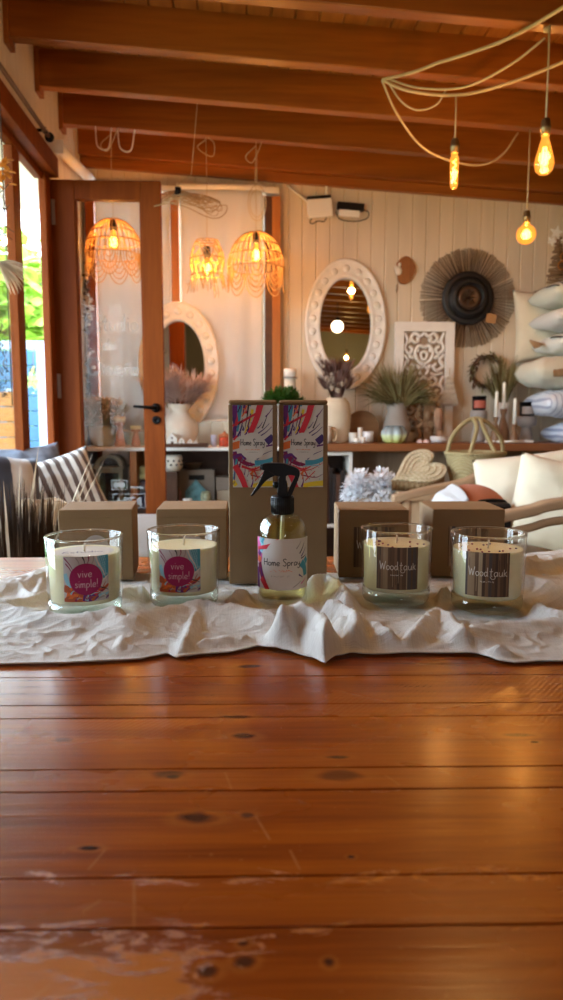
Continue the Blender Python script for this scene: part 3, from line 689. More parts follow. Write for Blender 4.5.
def art_wood(seed,s=.05):
    A=Art(); r=random.Random(seed); A.rect(-s/2,-s/2,s/2,s/2,1,0)
    x=-.5
    while x<.5:
        w=r.uniform(.02,.10); c=r.choice((0,1,1,2,2,1,0,3,5,2,0,4,1))
        x2=min(.5,x+w); A.rect(x*s,-s/2,x2*s,s/2,c,1,2)
        if r.random()<.6: a=r.uniform(-.5,.3); A.ribbon([((x+x2)/2*s,a*s),((x+x2)/2*s+.003*s,(a+.2)*s),((x+x2)/2*s,min(.5,a+.4)*s)],.012*s,r.choice((0,2,4)),2,4)
        x=x2
    A.text('Wood',-.20*s,-.03*s,.20*s,.014*s,6,3,width=.44*s); A.text('tauk',.25*s,-.03*s,.20*s,.014*s,6,3,width=.40*s)
    A.ribbon([(.06*s,-.03*s),(.10*s,-.09*s),(.16*s,-.08*s),(.18*s,-.02*s)],.011*s,6,3); A.squiggle(.0,-.17*s,.3*s,.03*s,.010*s,6,3,seed)
    return A
def candle(i,kind,lab,extra):
    p=cpos[i]; r=thing('candle',lab,'candle',(p.x,p.y,CT),-math.atan2(p.x,p.y)+extra,'glass jar candles on the cloth')
    R0,R1,H,b=.0405,.0430,.0885,.0160
    mb=MB(); mb.lathe([(R0+.0001,b),(R0+.001,b+.01),(R1,H-.001),(R1-.0008,H),(R1-.0020,H),(R1-.0026,H-.001),(R0-.0017,b+.012),(R0-.0018,b+.0003)],64); mb.build('glass_jar',JARG,r); mb=MB(); mb.tube([((R1-.0011)*math.cos(a),(R1-.0011)*math.sin(a),H-.0004) for a in np.linspace(0,2*PI,73)[:-1]],.0014,10,0,True); mb.build('rim',HEAVYG,r)
    mb=MB(); mb.lathe([(0,.0),(R0-.006,.0),(R0-.0022,.0016),(R0-.0002,.005),(R0,b),(R0-.006,b),(0,b-.0008)],64); mb.build('glass_base',BASEG,r)
    mb=MB(); wr=R0-.0022; wz=.0700; mb.lathe([(0,b+.0005),(wr-.002,b+.0005),(wr,b+.003),(wr+.0012,wz-.002),(wr+.0016,wz+.0008),(wr-.001,wz),(.012,wz-.0006),(0,wz-.0004)],64); wx=mb.build('wax',WAX,r)
    mb=MB(); rr=random.Random(i)
    mb.tube([(0,0,wz-.001),(.0004,0,wz+.006),(.0008,.0003,wz+.0125)],.0011,8); mb.build('wick',WICK,r)
    if kind=='wood':
        for k in range(15):
            a=rr.uniform(0,2*PI); q=rr.uniform(.016,.034); mb=MB(); mb.ball((q*math.cos(a),q*math.sin(a),wz+.0008),(.0014,.0022,.0008),7,5,0); mb.build('petal_fleck',INK['maroon'] if k%3 else INK['navy'],wx)
    else:
        A=Art(); mb=MB()
        A.ribbon([(.031*math.cos(t),.031*math.sin(t)) for t in np.linspace(-2.3,-.85,14)],.0002,ik('grey'),0)
        if i==0:
            A.text('Estudio',-.002,-.010,.010,.0011,ik('navy'),1,width=.044); 
            A.disc((0,-.0),.033,.033,ik('white'),0)
            A.put(mb,lambda x,y,l:(x,y,wz+.0003+l*.0002)); mb.build('wax_seal_print',IM,wx,recalc=False)['label']='round printed paper disc on the wax'
    A=art_vive() if kind=='vive' else art_wood(i*3+2)
    Rl=lambda v: (R0+.001)+(R1-R0-.001)*((v-b-.01)/(H-b-.01))
    vc=.0470
    mb=MB(); A.put(mb,lambda x,y,l:(lambda q:(q*math.sin(x/q),-q*math.cos(x/q),vc+y))(Rl(vc+y)+.00025+l*.00014),(-.025,-.025,.025,.025))
    mb.build('label',IM if kind=='vive' else WOODP,r,recalc=False)['label']='square paint-splash print, maroon circle, white words vive simple' if kind=='vive' else 'square plank print with white words Wood tauk'
    return r
candle(0,'vive','jar candle with maroon-circle label and white printed disc on its wax','' or math.radians(2))
candle(1,'vive','jar candle with maroon-circle label and plain wax, beside the tall boxes',math.radians(-8))
candle(2,'wood','jar candle with brown plank label, the nearer to the spray bottle',math.radians(2))
candle(3,'wood','jar candle with brown plank label, farthest to the right on the cloth',math.radians(0))
# ------------------------------------------------------------------ kraft boxes
def art_spray(w,h,big=False):
    A=Art(); A.rect(-w/2,-h/2,w/2,h/2,ik('white'),0,16); f=lambda a,b:((a-.5)*w,(b-.5)*h)
    R=lambda P,wd,c,l=1,w2=None: A.ribbon([f(*p) for p in P],wd*w,ik(c),l,5,True,None if w2 is None else w2*w)
    R([(.05,1.),(.07,.8),(.03,.6)],.16,'purple',1,.08); R([(.19,1.),(.16,.85),(.12,.68)],.13,'teal',2,.05); R([(.30,1.),(.26,.88)],.06,'navy',2,.02); R([(.0,.86),(.08,.7)],.08,'navy',3,.02)
    R([(.40,1),(.36,.85),(.30,.70)],.04,'black',3,.01); R([(.50,.95),(.42,.8),(.30,.66)],.07,'yellow',2,.03); R([(.46,.9),(.38,.74)],.03,'purple',3)
    R([(.0,.75),(.3,.82),(.66,.92)],.07,'red',3,.05); R([(.70,1.02),(.60,.84),(.44,.66)],.16,'red',4,.13)
    for k,(a,b,c,e) in enumerate(((.64,.66,.92,.78),(.70,.63,.98,.74),(.74,.72,.88,.9),(.82,.86,1.,.97),(.62,.72,.75,.8))): R([(a,b),((a+c)/2,(b+e)/2-.01),(c,e)],.03,('navy','navy','black','purple','navy')[k],2,.01)
    R([(.84,.55),(1.02,.62)],.17,'navy',2); R([(.8,.5),(1.,.52)],.04,'purple',3)
    R([(-.02,.50),(.2,.53)],.18,'orange',3); R([(.02,.58),(.12,.63)],.05,'red',3); R([(.0,.4),(.15,.36),(.3,.3),(.55,.27)],.16,'maroon',2,.08); R([(.05,.44),(.1,.2)],.10,'purple',1); R([(.1,.35),(.02,.1)],.05,'teal',3)
    R([(.55,.30),(.8,.31),(1.02,.35)],.13,'teal',3,.10); R([(.5,.26),(.9,.27)],.03,'sky',4)
    R([(.05,.27),(.2,.14),(.33,-.02)],.16,'red',4,.13); R([(.4,.2),(.7,.22),(1.,.3)],.03,'red',3,.01); R([(.45,.15),(.8,.12),(1.,.16)],.03,'maroon',3,.01); R([(.55,.08),(.8,.2)],.02,'red',3); R([(.5,.24),(.62,.12)],.03,'red',3)
    R([(.5,.02),(.75,.04),(1.02,.05)],.10,'yellow',3,.14); R([(.0,.08),(.08,.02)],.1,'yellow',2)
    rr=random.Random(3)
    for k in range(46):
        a,b=rr.uniform(-.02,.5),rr.choice((rr.uniform(.62,1),rr.uniform(0,.42))); t=rr.uniform(.9,1.8); L=rr.uniform(.08,.26)
        R([(a,b),(a+L*.5*math.cos(t)+.02,b+L*.25*math.sin(t)),(a+L*math.cos(t),b+L*.5*math.sin(t))],rr.uniform(.012,.06),rr.choice(('purple','navy','maroon','red','teal','black','purple','maroon','orange')),rr.choice((2,3,5)),.006)
    R([(.0,.36),(.2,.40),(.33,.34)],.10,'purple',4,.05); R([(.12,.62),(.2,.7),(.26,.82)],.05,'navy',3,.02); R([(.6,.34),(.75,.40),(.98,.45)],.03,'navy',4,.01); R([(.22,.26),(.5,.22),(.7,.26)],.07,'red',4,.02)
    for k in range(26): A.disc(f(rr.uniform(.35,.98),rr.uniform(.03,.3)),.012*w*rr.uniform(.5,1.4),.012*w*rr.uniform(.5,1.4),ik(rr.choice(('red','maroon','black','teal'))),3,10,1)
    A.disc(f(.5,.505),.335*w,.335*w,ik('white'),6); A.text('Home Spray',*f(.5,.515),.085*h*.9,.016*w,ik('black'),7,width=.60*w)
    A.squiggle(*f(.5,.455),.36*w,.012*h,.009*w,ik('orange'),7,5); A.squiggle(*f(.5,.425),.26*w,.012*h,.009*w,ik('grey'),7,6)
    return A
def carton(mb,w,d,h,flap=True):
    mb.boxp((-w/2,0,0),(w/2,d,h))
def kraft(px0,px1,Y,dep,rz,h,lab,name,group):
    cx,cy,w,dp,_=boxfoot(px0,px1,Y,dep,rz)
    r=thing(name,lab,'box',(cx,cy,CT),math.radians(rz),group)
    mb=MB(); mb.boxp((-w/2,0,0),(w/2,dp,h-.0012)); mb.build('carton',KRAFT,r,bevel=.0012)
    mb=MB(); mb.boxp((-w/2+.0006,.0006,h-.0011),(w/2-.0006,dp-.0006,h)); mb.boxp((-w/2+.001,-.0006,h-.011),(w/2-.001,.0002,h-.0004)); mb.build('lid_flap',KRAFT,r,bevel=.0008)
    return r,w
hb=.0975
r,w=kraft(*SB[0],hb,'kraft cube box behind the candle with the printed wax disc','gift_box','kraft boxes behind the candles')
def stick(r,px,py,Y,rad):
    A=Art(); A.disc((0,0),rad,rad,ik('pale'),0,32,2); A.squiggle(0,.006,.018,.003,.0006,ik('grey'),1,9); mb=MB(); A.put(mb,lambda x,y,l:(x,-.0011-l*.0002,.046+y)); mb.build('sticker',IM,r,recalc=False)['label']='pale round sticker'
stick(r,0,0,0,.017)
r,w=kraft(*SB[1],hb,'kraft cube box behind the maroon-label candle beside the tall boxes','gift_box','kraft boxes behind the candles'); stick(r,0,0,0,.017)
for n,(q,lab) in enumerate(((2,'kraft cube box with dark plank label, nearer to the spray bottle'),(3,'kraft cube box with dark plank label in front of the armchair'))):
    r,w=kraft(*SB[q],.0945,lab,'gift_box','kraft boxes behind the candles')
    A=art_wood(31+n,.056); mb=MB(); A.put(mb,lambda x,y,l:(x-(.0 if n else 0),-.0011-l*.00015,.043+y)); mb.build('label',WOODP,r,recalc=False)['label']='dark plank print label'
for n,lab in enumerate(('tall kraft box with Home Spray label, on the side of the vive simple candles','tall kraft box with Home Spray label, on the side of the plank-label candles')):
    cx,cy,w,dp,rz=boxfoot(*TBX[n]); H=at(281,400,.956).z-CT
    r=thing('spray_box',lab,'box',(cx,cy,CT),math.radians(rz),'tall boxes behind the spray bottle')
    mb=MB(); mb.boxp((-w/2,0,0),(w/2,dp,H-.006)); mb.build('carton',KRAFT,r,bevel=.0012)
    mb=MB(); mb.boxp((-w/2+.0003,.0003,H-.0058),(w/2-.0003,dp-.0003,H)); mb.build('lid_flap',KRAFT,r,bevel=.003,bseg=3)
    A=art_spray(.052,.107); mb=MB(); z0=at(252,446.5,.955).z-CT; A.put(mb,lambda x,y,l:(x,-.0004-l*.00012,z0+y),(-.026,-.0535,.026,.0535)); mb.build('label',IM,r,recalc=False)['label']='colourful paint-splash label with round white centre'
# ------------------------------------------------------------------ spray bottle
r=thing('spray_bottle','clear bottle of pale yellow room spray with black trigger head','bottle',(bot.x,bot.y,CT),-math.atan2(bot.x,bot.y))
R=.0300; hs=.844-CT; hn=.8755-CT
outer=[(0,.003),(R-.009,.0015),(R-.004,.0),(R-.0012,.0012),(R,.005),(R,hs)]
for t in np.linspace(0,1,9)[1:]: outer.append((R-(R-.0125)*(1-math.cos(t*PI/2))**1.0 if 0 else .0125+(R-.0125)*math.cos(t*PI/2),hs+(hn-.004-hs)*math.sin(t*PI/2)))
outer.append((.0118,hn))
inner=[(max(0,a-.0016),z if z>hs else max(z+.003,.0055)) for a,z in outer[3:]]
mb=MB(); mb.lathe(outer+[(.0102,hn)]+inner[::-1][1:]+[(0,.0058)],64); mb.build('bottle_glass',JARG,r)
LIQ=thin_glass('yellow_liquid',(.97,.92,.62,1),.02,1.2)
lz=.8625-CT; pr=[(0,.0062),(R-.006,.0062),(R-.0022,.0085),(R-.0018,hs)]
for a,z in outer:
    if hs<z<lz: pr.append((a-.0018,z))
q=math.sqrt(max(0,1-((lz-hs)/(hn-.004-hs))**2)); pr+=[(.0125+(R-.0125)*q-.0018,lz),(0,lz)]
mb=MB(); mb.lathe(pr,64); mb.build('liquid',LIQ,r)
DIP=plain('dip_tube',(.75,.74,.68),.35)
mb=MB(); mb.tube([(0,0,hn+.004),(0,0,hs+.02),(-.002,0,.05),(-.006,0,.012)],.0024,12); mb.build('dip_tube',DIP,r)
A=Art(); LW,LH=.082,.0605; A.rect(-LW/2,-LH/2,LW/2,LH/2,ik('white'),0,30); f=lambda a,b:((a-.5)*.060,(b-.5)*LH)
Rb=lambda P,wd,c,l=1,w2=None: A.ribbon([f(*p) for p in P],wd*.06,ik(c),l,5,True,None if w2 is None else w2*.06)
Rb([(-.1,1.02),(-.05,.7),(-.08,.5)],.2,'pink',1); Rb([(-.02,1.),(.06,.85),(.0,.7)],.12,'sky',2,.08); Rb([(.1,1.),(.04,.9)],.06,'teal',3); Rb([(-.1,.78),(.1,.82),(.3,.87),(.46,.97)],.05,'red',4,.13); Rb([(.28,.86),(.48,.93)],.10,'red',5); Rb([(-.1,.72),(.0,.66)],.1,'purple',3); Rb([(-.12,.6),(.0,.55)],.12,'orange',2)
Rb([(-.05,.5),(.02,.3),(.12,.12)],.14,'maroon',3,.1); Rb([(.02,.2),(.12,.1),(.2,-.02)],.12,'red',4,.1); Rb([(.0,.4),(.06,.25)],.05,'purple',5); Rb([(-.12,.4),(-.1,.0)],.12,'purple',2)
Rb([(.9,.52),(1.0,.42),(1.04,.25)],.16,'teal',2,.12); Rb([(1.02,.6),(1.1,.5)],.1,'teal',2); Rb([(.82,.3),(.95,.22)],.04,'navy',2,.01)
for k,(a,b,c,e) in enumerate(((.86,.7,1.,.92),(.9,.64,1.04,.8),(.78,.8,.9,.95),(.9,.6,1.06,.66),(.5,.06,.36,.1),(.7,.04,.9,.16),(.9,.1,1.05,.2),(.3,.1,.42,.04))): Rb([(a,b),((a+c)/2+.01,(b+e)/2),(c,e)],.025,('black','navy','grey','black','black','grey','pink','navy')[k],3,.008)
A.disc(f(.48,.47),.38*.06,.53*LH,ik('white'),6,40,8); A.text('Home Spray',*f(.49,.48),.135*LH,.0009,ik('black'),7,width=.75*.06); A.squiggle(*f(.48,.35),.44*.06,.05*LH,.0005,ik('orange'),7,4); A.squiggle(*f(.46,.25),.36*.06,.04*LH,.0004,ik('grey'),7,8)
mb=MB(); zc=.8155-CT; A.put(mb,lambda x,y,l:((R+.0003+l*.0001)*math.sin(x/R),-(R+.0003+l*.0001)*math.cos(x/R),zc+y),(-LW/2,-LH/2,LW/2,LH/2)); mb.build('label',IM,r,recalc=False)['label']='wrap label with paint strokes and black script Home Spray'
ch=.8935-CT
mb=MB()
pr=[]; mb.lathe([(0,hn-.004),(.0128,hn-.004),(.0134,hn-.003),(.0134,ch-.001),(.0126,ch),(0,ch)],48)
for k in range(36):
    a=2*PI*k/36; mb.tube([(.0134*math.cos(a),.0134*math.sin(a),hn-.002),(.0134*math.cos(a),.0134*math.sin(a),ch-.002)],.0006,5)
mb.build('collar',BLACK,r)
u=.0001700                                              # metres per unit of the trigger outline below
Z0=(320,ch)                                            # outline y = 320 is the collar's top
tr=lambda P:[((x-292)*u,Z0[1]+(320-y)*u) for x,y in P]
body=spline([(152,100),(172,94),(205,90),(290,92),(330,102),(385,122),(408,142),(412,165),(404,190),(384,180),(350,172),(320,178),(316,200),(318,318),(262,318),(262,250),(264,200),(270,182),(240,176),(205,150),(172,140),(150,136)],3,True)
mb=MB(); mb.prism([(p.x,p.y) for p in [Vector((a,b,0)) for a,b in tr([(q.x,q.y) for q in body])]],-.0078,.0078,0,FRONT,True); mb.lathe([(.0048,ch-.0005),(.0062,ch+.004),(.0062,ch+.012),(.0050,ch+.018)],24)
mb.build('spray_head',BLACK,r,bevel=.0016,bseg=3)
lev=spline([(168,138),(205,148),(232,160),(240,176),(208,192),(176,214),(148,246),(118,282),(84,318),(70,318),(80,300),(106,262),(132,214),(152,172)],3,True)
mb=MB(); mb.prism(tr([(q.x,q.y) for q in lev]),-.0052,.0052,0,FRONT,True); mb.build('trigger',BLACK,r,bevel=.0013,bseg=3)
arm=spline([(404,150),(412,170),(400,210),(378,262),(352,318),(318,318),(326,300),(352,240),(374,196),(382,170)],3,True)
mb=MB(); mb.prism(tr([(q.x,q.y) for q in arm]),-.0040,.0040,0,FRONT,True); mb.build('back_arm',BLACK,r,bevel=.0010)
mb=MB(); a,b=tr([(246,244)])[0]; mb.lathe([(0,-.0068),(.0026,-.0064),(.0040,-.004),(.0040,.004),(.0026,.0064),(0,.0068)],20,0,Matrix.Translation((a,0,b))@FRONT); mb.build('pump_piston',BLACK,r)
a,b=tr([(152,118)])[0]; mb=MB(); mb.lathe([(0,0),(.0030,0),(.0034,.001),(.0034,.0045),(0,.0045)],16,0,Matrix.Translation((a-.003,0,b))@Matrix.Rotation(PI/2,4,'Y')); mb.build('nozzle',BLACK,r)
# ------------------------------------------------------------------ display counters along the back wall
CY0,CY1=3.80,4.125
LZ,RZ=at(150,447.5,CY0).z,at(450,443.5,CY0).z
lx0,lx1=XL+.02,at(300,447,CY0).x
cx=lambda px,Y=3.95: at(px,440,Y).x
c=thing('display_counter','low white-topped display counter behind the open glass door','counter',((lx0+lx1)/2,CY0,0)); w=lx1-lx0
mb=MB(); mb.boxp((-w/2,0,LZ-.018),(w/2,CY1-CY0,LZ)); mb.build('countertop',WHITEM,c,bevel=.003)
for f in (0,(cx(136.2)-lx0-.02)/(w-.04),(cx(238)-lx0-.02)/(w-.04),1): mb=MB(); x=-w/2+.02+(w-.04)*f; mb.boxp((x-.018,.02,0),(x+.018,CY1-CY0,LZ-.0182)); mb.build('support',ORANGEW if .1<f<.5 else DARKW,c,bevel=.002)
SHZ=at(190,507,CY0+.1).z
mb=MB(); mb.boxp((-w/2+.04,.02,SHZ-.022),(w/2-.04,CY1-CY0-.02,SHZ)); mb.build('shelf',DARKW,c,bevel=.002)
mb=MB(); mb.boxp((-w/2+.3,CY1-CY0-.015,.05),(w/2-.04,CY1-CY0-.005,LZ-.031)); mb.build('back_panel',DARKW,c)
rx0,rx1=at(303,443,CY0).x,2.35
c=thing('display_counter','red-brown wooden display counter under the sunburst hat and candlesticks','counter',((rx0+rx1)/2,CY0,0)); w=rx1-rx0
mb=MB(); mb.boxp((-w/2,0,RZ-.042),(w/2,CY1-CY0,RZ)); mb.build('countertop',COUNTERW,c,bevel=.005)
for f in (0,.5,1): mb=MB(); x=-w/2+.025+(w-.05)*f; mb.boxp((x-.02,.02,0),(x+.02,CY1-CY0,RZ-.0422)); mb.build('support',DARKW,c,bevel=.002)
mb=MB(); mb.boxp((-w/2+.05,CY1-CY0-.015,.02),(w/2-.05,CY1-CY0-.005,RZ-.0422)); mb.build('back_panel',wood('panel_brown',(.24,.17,.11),(.36,.27,.18),2,9,.6),c)
cx=lambda px,Y=3.95: at(px,440,Y).x
# white shelf unit with dark inside under the wooden counter
a,b=cx(322,3.86),cx(352,3.86); r=thing('shelf_unit','small white open shelf unit under the wooden counter holding dark folders','shelf',((a+b)/2,3.83,0)); w=b-a
mb=MB()
for x in (-w/2,w/2-.018): mb.boxp((x,0,0),(x+.018,.25,RZ-.045))
mb.build('side',WHITE,r,bevel=.002); mb=MB()
for z in (.05,.40,RZ-.063): mb.boxp((-w/2+.018,0,z),(w/2-.018,.25,z+.018))
mb.build('shelf',WHITE,r,bevel=.002); mb=MB(); mb.boxp((-w/2+.018,.238,.02),(w/2-.018,.248,RZ-.046)); mb.build('back_panel',DARKW,r)
FOLD=plain('dark_folder',(.025,.018,.016),.5)
x=a+.022; rnd=random.Random(8); nf=0
while x<b-.047:
    t=rnd.uniform(.016,.024); h=rnd.uniform(.25,.32); mb=MB(); mb.boxp((0,0,0),(t-.001,.20,h)); mb.boxp((.002,-.002,h*.6),(t-.003,.0,h*.8))
    o=mb.build('folder',FOLD if nf%3 else plain('brown_folder%d'%nf,(.08,.035,.02),.5),None,(x,3.85,.4185),bevel=.001); tag(o,'dark folder standing on end in the white shelf unit','folder','folders in the white shelf unit'); x+=t+.001; nf+=1

# ------------------------------------------------------------------ plants and dried bunches
PINKP=leafm('pampas_plume',(.60,.46,.43),(.80,.67,.62),.8,.3); PURP=leafm('dried_heather',(.10,.055,.05),(.24,.14,.12),.8,.2); OLIVE=leafm('dried_olive_grass',(.15,.13,.05),(.33,.28,.13),.8,.3)
GREEN=leafm('green_leaf',(.02,.07,.012),(.06,.18,.03),.45,.25); SAGE=leafm('sage_leaf',(.30,.30,.20),(.55,.52,.42),.7,.3); STRAW=leafm('straw',(.085,.04,.018),(.22,.115,.05),.7,.25); TANL=leafm('dried_palm',(.45,.33,.22),(.66,.54,.40),.7,.3); RUSTL=leafm('rust_leaf',(.42,.13,.015),(.66,.27,.04),.6,.3); TWIG=plain('twig',(.07,.045,.03),.8)
CREAMF=leafm('everlasting_flower',(.55,.46,.36),(.75,.68,.58),.8,.3)
def spray(mb,n,base,r0,dirz,spread,L,w,droop,seed,mi=0,segs=4,jl=.35,ysq=.45):
    rr=random.Random(seed)
    for _ in range(n):
        a=rr.uniform(0,2*PI); s=spread*math.sqrt(rr.random()); d=Vector((math.cos(a)*s,math.sin(a)*s*ysq-.03,dirz)); q=r0*math.sqrt(rr.random())
        p=Vector(base)+Vector((math.cos(a)*q,math.sin(a)*q,0)); sd=Vector((math.cos(a+rr.uniform(-2,2)),math.sin(a+1),rr.uniform(-.3,.3)))
        d.normalize(); sd=sd-d*sd.dot(d); mb.blade(p,d,L*rr.uniform(1-jl,1+jl*.6),w*rr.uniform(.7,1.3),droop*rr.uniform(.4,1.6),segs,mi,None,sd)
def plume(mb,p,d,L,w,n,seed,mi=0):
    rr=random.Random(seed); p=Vector(p); d=Vector(d).normalized()
    for k in range(n):
        t=rr.random(); c=p+d*L*t+Vector((0,0,-.25*L*t*t)); a=rr.uniform(0,2*PI); o=d.orthogonal().normalized(); o2=d.cross(o)
        e=(d*.9+(o*math.cos(a)+o2*math.sin(a))*.6).normalized(); mb.blade(c,e,w*(1.2-t*.5)*rr.uniform(.6,1.3),w*.07,.5,3,mi)
def flowers(mb,n,c,R,fr,seed,mi=0):
    rr=random.Random(seed)
    for _ in range(n):
        v=Vector((rr.gauss(0,1),rr.gauss(0,1),rr.gauss(0,1))).normalized()*rr.uniform(.4,1); p=Vector(c)+Vector((v.x*R[0],v.y*R[1],v.z*R[2]))
        for k in range(7):
            a=k*2*PI/7; d=Vector((math.cos(a),-.4,math.sin(a))); mb.blade(p,d,fr,fr*.7,-.3,2,mi)
        mb.ball(p,fr*.3,6,4,mi)
# white round vase with pink pampas
CERW=plain('matt_ceramic_white',(.74,.68,.58),.6,var=.05); CERB=plain('bisque_ceramic',(.62,.52,.38),.7,var=.10,vs=8,bs=.2,bscale=40); GREYP=plain('grey_stoneware',(.30,.255,.22),.7,var=.15,vs=10,bs=.2,bscale=40)
Y=3.975; m=mpp(180,430,Y)
r=thing('vase','white round-bellied vase with pinkish pampas plumes by the oval mirror','vase',(cx(179.5,Y),Y,LZ+.0005))
H=42*m; R=19*m
mb=MB(); mb.lathe([(0,.002),(R*.62,.0),(R*.75,.01),(R*.97,H*.28),(R,H*.42),(R*.9,H*.6),(R*.6,H*.74),(R*.50,H*.82),(R*.58,H*.98),(R*.62,H),(R*.54,H),(R*.44,H*.84),(0,H*.8)],40); mb.build('vessel',CERW,r)
mb=MB(); rr=random.Random(2)
for k in range(26):
    a=rr.uniform(0,2*PI); d=Vector((math.cos(a)*.75,math.sin(a)*.35-.12,.9)); b=Vector((math.cos(a)*.012,math.sin(a)*.01,H*.86)); L=rr.uniform(.13,.21); mb.tube([b,b+d.normalized()*L*.5],.0014,4,1); plume(mb,b+d.normalized()*L*.25,d,L,.095,60,k)
mb.build('pampas',[PINKP,STRAW],r)
# tall bisque vase with purple heather + everlasting flowers
Y=3.97; m=mpp(335,420,Y)
r=thing('vase','tall cream ribbed vase with dark purple dried flowers before the mirror','vase',(cx(336,Y),Y,RZ+.0005)); H=44*m; R=14.5*m
pf=[(0,.002),(R*.75,0),(R*.8,.006)]
for k in range(1,15): t=k/15; pf.append((R*(.82+.18*math.sin(min(1,t*1.25)*PI*.55))*(1 if t<.6 else 1-.75*(t-.6)**1.4)+.0012*(k%2),H*t))
pf+=[(R*.66,H*.985),(R*.70,H),(R*.6,H),(R*.55,H*.9),(0,H*.85)]
mb=MB(); mb.lathe(pf,40); mb.build('vessel',CERB,r)
mb=MB(); spray(mb,170,(0,0,H*.9),.02,1,.42,.21,.008,.12,4); spray(mb,240,(0,-.0,H*1.2),.07,.9,.8,.08,.006,.2,14,0,3); spray(mb,160,(0,0,H*1.6),.075,1,.9,.07,.006,.2,24,0,3); mb.build('dried_stems',PURP,r)
mb=MB(); flowers(mb,30,(-.01,-.05,H*1.32),(.075,.04,.05),.016,6); flowers(mb,7,(-.055,-.02,H*1.75),(.03,.04,.04),.012,7); mb.build('blossoms',CREAMF,r)
# brown-grey pot with olive grass
Y=4.03; m=mpp(400,420,Y)
r=thing('plant_pot','round grey-brown pot with wild olive-green dried grass','vase',(cx(396.5,Y),Y,RZ+.0005)); H=38*m; R=13.5*m
mb=MB(); mb.lathe([(0,.002),(R*.6,0),(R*.72,.008),(R*1.,H*.30),(R*.98,H*.45),(R*.78,H*.68),(R*.70,H*.76),(R*.74,H*.96),(R*.78,H),(R*.66,H),(R*.6,H*.8),(0,H*.75)],40); mb.build('vessel',GREYP,r)
mb=MB(); spray(mb,330,(0,-.02,H*.85),.03,.75,1.1,.23,.006,.85,5,0,4,.35,.2); spray(mb,160,(0,-.02,H*.9),.03,1,.6,.25,.005,.35,6,0,4,.35,.2); spray(mb,120,(.03,-.02,H*.95),.05,.5,1.3,.17,.008,1.1,7,0,4,.35,.2); mb.build('dried_grass',OLIVE,r)
# small green plant behind the tall boxes
Y=3.93; m=mpp(283,400,Y)
r=thing('potted_plant','small bushy green plant behind the tall kraft boxes','plant',(cx(283,Y),Y,LZ+.0005)); H=45*m
mb=MB(); mb.lathe([(0,.002),(.035,0),(.045,H*.8),(.050,H),(.042,H),(.038,H*.86),(0,H*.86)],28); mb.build('pot',GREYP,r)
mb=MB(); rr=random.Random(11)
for k in range(560):
    v=Vector((rr.gauss(0,1),rr.gauss(0,1),abs(rr.gauss(0,1))*.8)).normalized()*rr.uniform(.4,1); p=Vector((v.x*.105,v.y*.07,H*.92+v.z*.085)); mb.blade(p,v+Vector((rr.gauss(0,.4),rr.gauss(0,.4),.3)),.032,.016,.5,3)
mb.build('foliage',GREEN,r)
# lantern just above it
Y=4.06; m=mpp(290,380,Y); r=thing('candle_lantern','small white lantern with grey collar behind the green plant','lantern',(cx(290,Y),Y,LZ+.0005)); zb=at(290,390,Y).z-LZ
mb=MB(); mb.lathe([(0,.0),(.04,0),(.04,.012),(.025,.02),(.022,zb-.02),(.034,zb),(0,zb)],24); mb.build('stand',WHITE,r)
mb=MB(); mb.lathe([(0,zb+.0003),(.030,zb+.0003),(.033,zb+.02),(.030,zb+.062),(0,zb+.062)],24); mb.build('body',CERW,r)
mb=MB(); mb.lathe([(0,zb+.0625),(.040,zb+.0625),(.040,zb+.070),(0,zb+.070)],24); mb.build('collar',GREYP,r)
mb=MB(); mb.lathe([(0,zb+.0705),(.033,zb+.0705),(.036,zb+.112),(.028,zb+.116),(.026,zb+.085),(0,zb+.085)],24); mb.build('cup',WHITEM,r)
# planter with lavender seen through the door glass
Y=3.96; m=mpp(103,430,Y); r=thing('planter','pale grey-green bowl planter of whitish heather seen through the door glass','plant',(cx(103.5,Y),Y,LZ+.0005)); H=21*m; R=14*m
CEL=plain('celadon_glaze',(.50,.55,.50),.35,var=.05)
mb=MB(); mb.lathe([(0,.002),(R*.55,0),(R*.7,.006),(R*.95,H*.35),(R,H*.7),(R*.98,H*.78),(R*1.03,H*.82),(R*1.0,H),(R*.9,H),(R*.88,H*.8),(0,H*.78)],40); mb.build('bowl',CEL,r)
mb=MB(); spray(mb,220,(0,0,H*.85),.05,1,.8,.16,.010,.3,31); mb.build('stems',SAGE,r)
mb=MB(); rr=random.Random(4)
for k in range(420):
    a=rr.uniform(0,2*PI); q=rr.uniform(.02,.12); p=Vector((q*math.cos(a),q*math.sin(a)*.7-.01,H*(1.0+rr.random()*1.3))); mb.ball(p,rr.uniform(.006,.011),6,4)
mb.build('blossoms',CREAMF,r)
# two pale wooden candle holders
PINKW=plain('pinkish_wood',(.52,.30,.20),.55,var=.12,vs=12,stretch=(4,4,.6))
for px,h,R_,lab in ((120,30,5.5,'taller hourglass candle holder of pinkish wood behind the door glass'),(136,21,5.0,'shorter hourglass candle holder of pinkish wood behind the door glass')):
    Y=3.9; m=mpp(px,430,Y); r=thing('candle_holder',lab,'candle holder',(cx(px,Y),Y,LZ+.0005),0,'wooden candle holders'); H=h*m; R=R_*m
    mb=MB(); mb.lathe([(0,.001),(R,0),(R*.95,H*.1),(R*.48,H*.62),(R*.5,H*.7),(R*.9,H*.74),(R*.95,H*.8),(R*.9,H*.83),(0,H*.83)],28); mb.build('stand',PINKW,r)
    mb=MB(); mb.lathe([(0,H*.832),(R*.85,H*.832),(R*1.05,H*.86),(R*1.1,H*1.0),(R*.95,H*1.0),(R*.8,H*.9),(0,H*.9)],28); mb.build('candle_cup',WAX,r)
